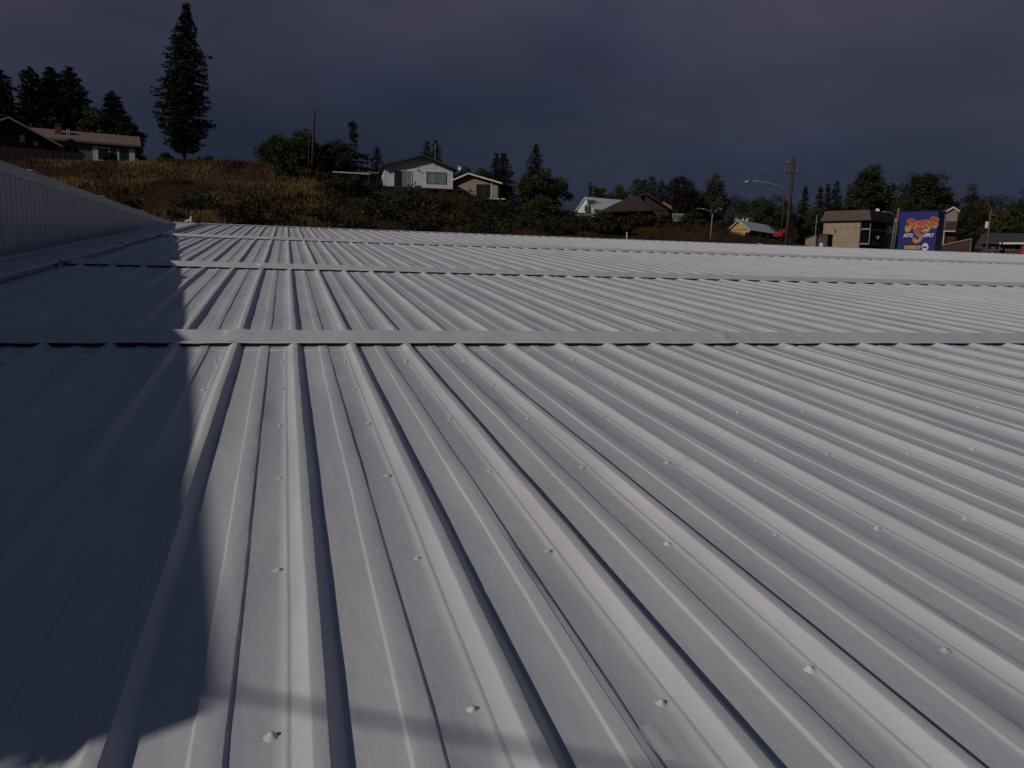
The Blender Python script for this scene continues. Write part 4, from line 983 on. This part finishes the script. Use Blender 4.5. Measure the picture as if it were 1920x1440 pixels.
deciduous('deciduous_tree', 'dark tree cut by the right edge of the picture', 1926, 338, 100, 168, 'dkgreen', 75, trunk=.05, dens=1.2)
deciduous('deciduous_tree', 'yellowing tree above the brown shop roof', 1890, 384, 120, 142, 'olive', 76, trunk=.05, lobes=2, dens=1.2)
deciduous('deciduous_tree', 'orange tinged small tree beside the small white sign', 1862, 400, 40, 130, 'yellow', 77, trunk=.05, dens=.6)
deciduous('deciduous_tree', 'dark tree right of the narrow gabled house', 1806, 392, 74, 140, 'scrub', 78, trunk=.03, dens=1.2)
deciduous('deciduous_tree', 'distant dark tree behind the bright green tree and tall pole', 1462, 372, 90, 215, 'dkgreen', 120, trunk=.03, lobes=2, dens=1.2, leaf=.45)
deciduous('deciduous_tree', 'distant dark tree filling the gap left of the tall upright tree', 1578, 362, 80, 215, 'dkgreen', 121, trunk=.03, lobes=2, dens=1.2, leaf=.45)
deciduous('deciduous_tree', 'distant dark tree behind the narrow gabled house', 1800, 346, 90, 215, 'dkgreen', 122, trunk=.03, lobes=2, dens=1.4, leaf=.45)
deciduous('deciduous_tree', 'distant dark tree between the birch and the dark red tree', 1304, 350, 70, 190, 'dkgreen', 123, trunk=.03, dens=1.1, leaf=.4)
deciduous('deciduous_tree', 'distant dark tree behind the white house left roof end', 760, 316, 80, 150, 'dkgreen', 124, trunk=.03, dens=1.0, leaf=.35)
deciduous('deciduous_tree', 'dark tree filling the gap between tan house and twin conifers', 905, 318, 60, 140, 'dkgreen', 125, trunk=.03, dens=1.0, leaf=.35)
for i, (u, vt, wp, D, m, lb) in enumerate(((1242, 402, 46, 96, 'dkgreen', 'dark shrub under the deck of the brown house'), (1290, 398, 60, 104, 'dkgreen', 'dark shrub below the dark red tree'), (1310, 412, 50, 98, 'green', 'green shrub left of the double street light'),
        (1346, 412, 44, 112, 'dkgreen', 'dark shrub between street light and yellow barn'), (1404, 434, 24, 140, 'redbrown', 'dark shrub against the yellow barn wall'), (1366, 434, 20, 138, 'scrub', 'small shrub at the left corner of the yellow barn'),
        (1130, 398, 50, 98, 'dkgreen', 'dark shrub in front of the white roofed house'), (1180, 404, 66, 92, 'scrub', 'broad dull shrub below the brown house'), (1220, 404, 50, 92, 'scrub_brown', 'reddish shrub below the brown house deck'),
        (1080, 405, 60, 92, 'dkgreen', 'dark shrub below the small grey roofed house'), (1100, 422, 80, 78, 'scrub', 'broad dull shrub low on the bank near the ridge, left of the white post'), (1150, 418, 84, 76, 'scrub', 'broad dull shrub behind the white post'),
        (1690, 430, 26, 110, 'scrub', 'dark shrub between the tan pole and the sign'), (1560, 392, 40, 190, 'dkgreen', 'dark tree top over the left corner of the apartment block'), (1650, 372, 50, 200, 'dkgreen', 'dark foliage over the balcony side of the apartment block'))):
    deciduous('shrub', lb, u, vt, wp, D, m, 90 + i, trunk=.03, cat='bush', leaf=.24, dens=1.0)

# ------------------------------------------------------------------ scrub and dry grass on the bank
def shrub_meshes(m, seed):
    r = np.random.default_rng(seed); V = []
    for i in range(16):
        d = r.normal(size=3); d /= np.linalg.norm(d); c = np.array([0, 0, .45]) + d * np.array([.75, .75, .4]) * r.uniform(.3, 1); c[2] = max(.08, c[2])
        pts = c + r.normal(size=(42, 3)) * .17; V.append(leaves(pts, .17, .09, None, r))
    me = quads_mesh('foliage', np.concatenate(V), m)
    st = MB()
    for i in range(7): a = r.uniform(0, 6.28); branchy(st, (0, 0, -.15), (math.cos(a) * .6, math.sin(a) * .6, r.uniform(.3, .8)), .03, .01, 4, 0, seed + i)
    return me, st.mesh('stems', 'bark')
SH = {m: [shrub_meshes(m, s) for s in (1, 2, 3)] for m in ('scrub', 'scrub_brown', 'dkgreen')}
def bank_shrub(u, D, s, m, label, group, k):
    g = gp(u, D); t = thing('bank_shrub', label, 'bush', g, k * 1.7, group)
    a, b = SH[m][k % 3]
    link('foliage', a, t); link('stems', b, t); t.scale = (s, s, s * random.uniform(.75, 1.15))
r = random.Random(5)
for k in range(64):
    u = r.uniform(610, 1070); D = r.uniform(68, 101)
    if 700 < u < 860 and D > 98: D -= 8
    bank_shrub(u, D, r.uniform(1.0, 2.3), r.choice(['scrub', 'scrub', 'dkgreen', 'scrub_brown']), 'low dark shrub in the dense scrub on the bank below the white and tan houses', 'scrub on the bank below the houses', k)
for k in range(20):
    u = r.uniform(240, 620); D = r.uniform(66, 79)
    bank_shrub(u, D, r.uniform(.8, 1.8), r.choice(['scrub', 'scrub_brown', 'scrub']), 'low dark shrub scattered over the dry grass bank below the crest', 'shrubs on the dry grass bank', k)
for k, (u, D, s, lb) in enumerate(((375, 80, 2.1, 'dark bush low on the bank below the tall spruce'), (490, 78, 2.4, 'dark bush low on the bank below the broad green tree'), (540, 97, 2.6, 'dark bush near the top of the bank below the bare pole'), (190, 92, 1.2, 'small dark bush on the bank above the metal wall'))):
    bank_shrub(u, D, s, 'dkgreen', lb, None, k)
def grass(name, label, region, n, m, h0, h1, seed):
    r = np.random.default_rng(seed); U = r.uniform(region[0], region[1], n); D = r.uniform(region[2], region[3], n)
    a = np.array([azi(u) for u in np.linspace(region[0], region[1], 200)]); A = np.interp(U, np.linspace(region[0], region[1], 200), a)
    x = D * np.sin(A); y = D * np.cos(A)
    # clumpy: keep where a slow wave field is high
    f = np.sin(x * .9 + 2 * np.sin(y * .4)) + np.sin(y * .8 + 1.7 * np.sin(x * .33)) + r.normal(size=n) * .8
    k = f > -.5; x, y = x[k], y[k]
    z = np.concatenate([ground_z(x[i:i + 3000], y[i:i + 3000]) for i in range(0, len(x), 3000)]) - .05
    T = []
    for b in range(6):
        h = r.uniform(h0, h1, len(x)); ang = r.uniform(0, 6.28, len(x)); ox = r.normal(size=len(x)) * .16; oy = r.normal(size=len(x)) * .16
        w_ = r.uniform(.018, .05, len(x)); lx = r.normal(size=len(x)) * h * .25; ly = r.normal(size=len(x)) * h * .25
        p = np.column_stack([x + ox, y + oy, z]); q = np.column_stack([np.cos(ang) * w_, np.sin(ang) * w_, w_ * 0]); tip = p + np.column_stack([lx, ly, h])
        T.append(np.stack([p - q, p + q, tip], 1).reshape(-1, 3))
    o = link(name, tris_mesh(name, np.concatenate(T), m)); o['kind'] = 'stuff'; tag(o, label, 'grass')
grass('dry_grass', 'dry straw coloured grass covering the bank and crest at left', (-120, 640, 64, 110), 30000, 'straw', .2, .62, 3)
mat('straw_dark', (.075, .045, .028), .85, (.030, .019, .011), .3, spec=.1)
grass('rough_grass', 'dull brown rough grass under the shrubs on the darker bank', (600, 1420, 64, 106), 20000, 'straw_dark', .25, .7, 4)
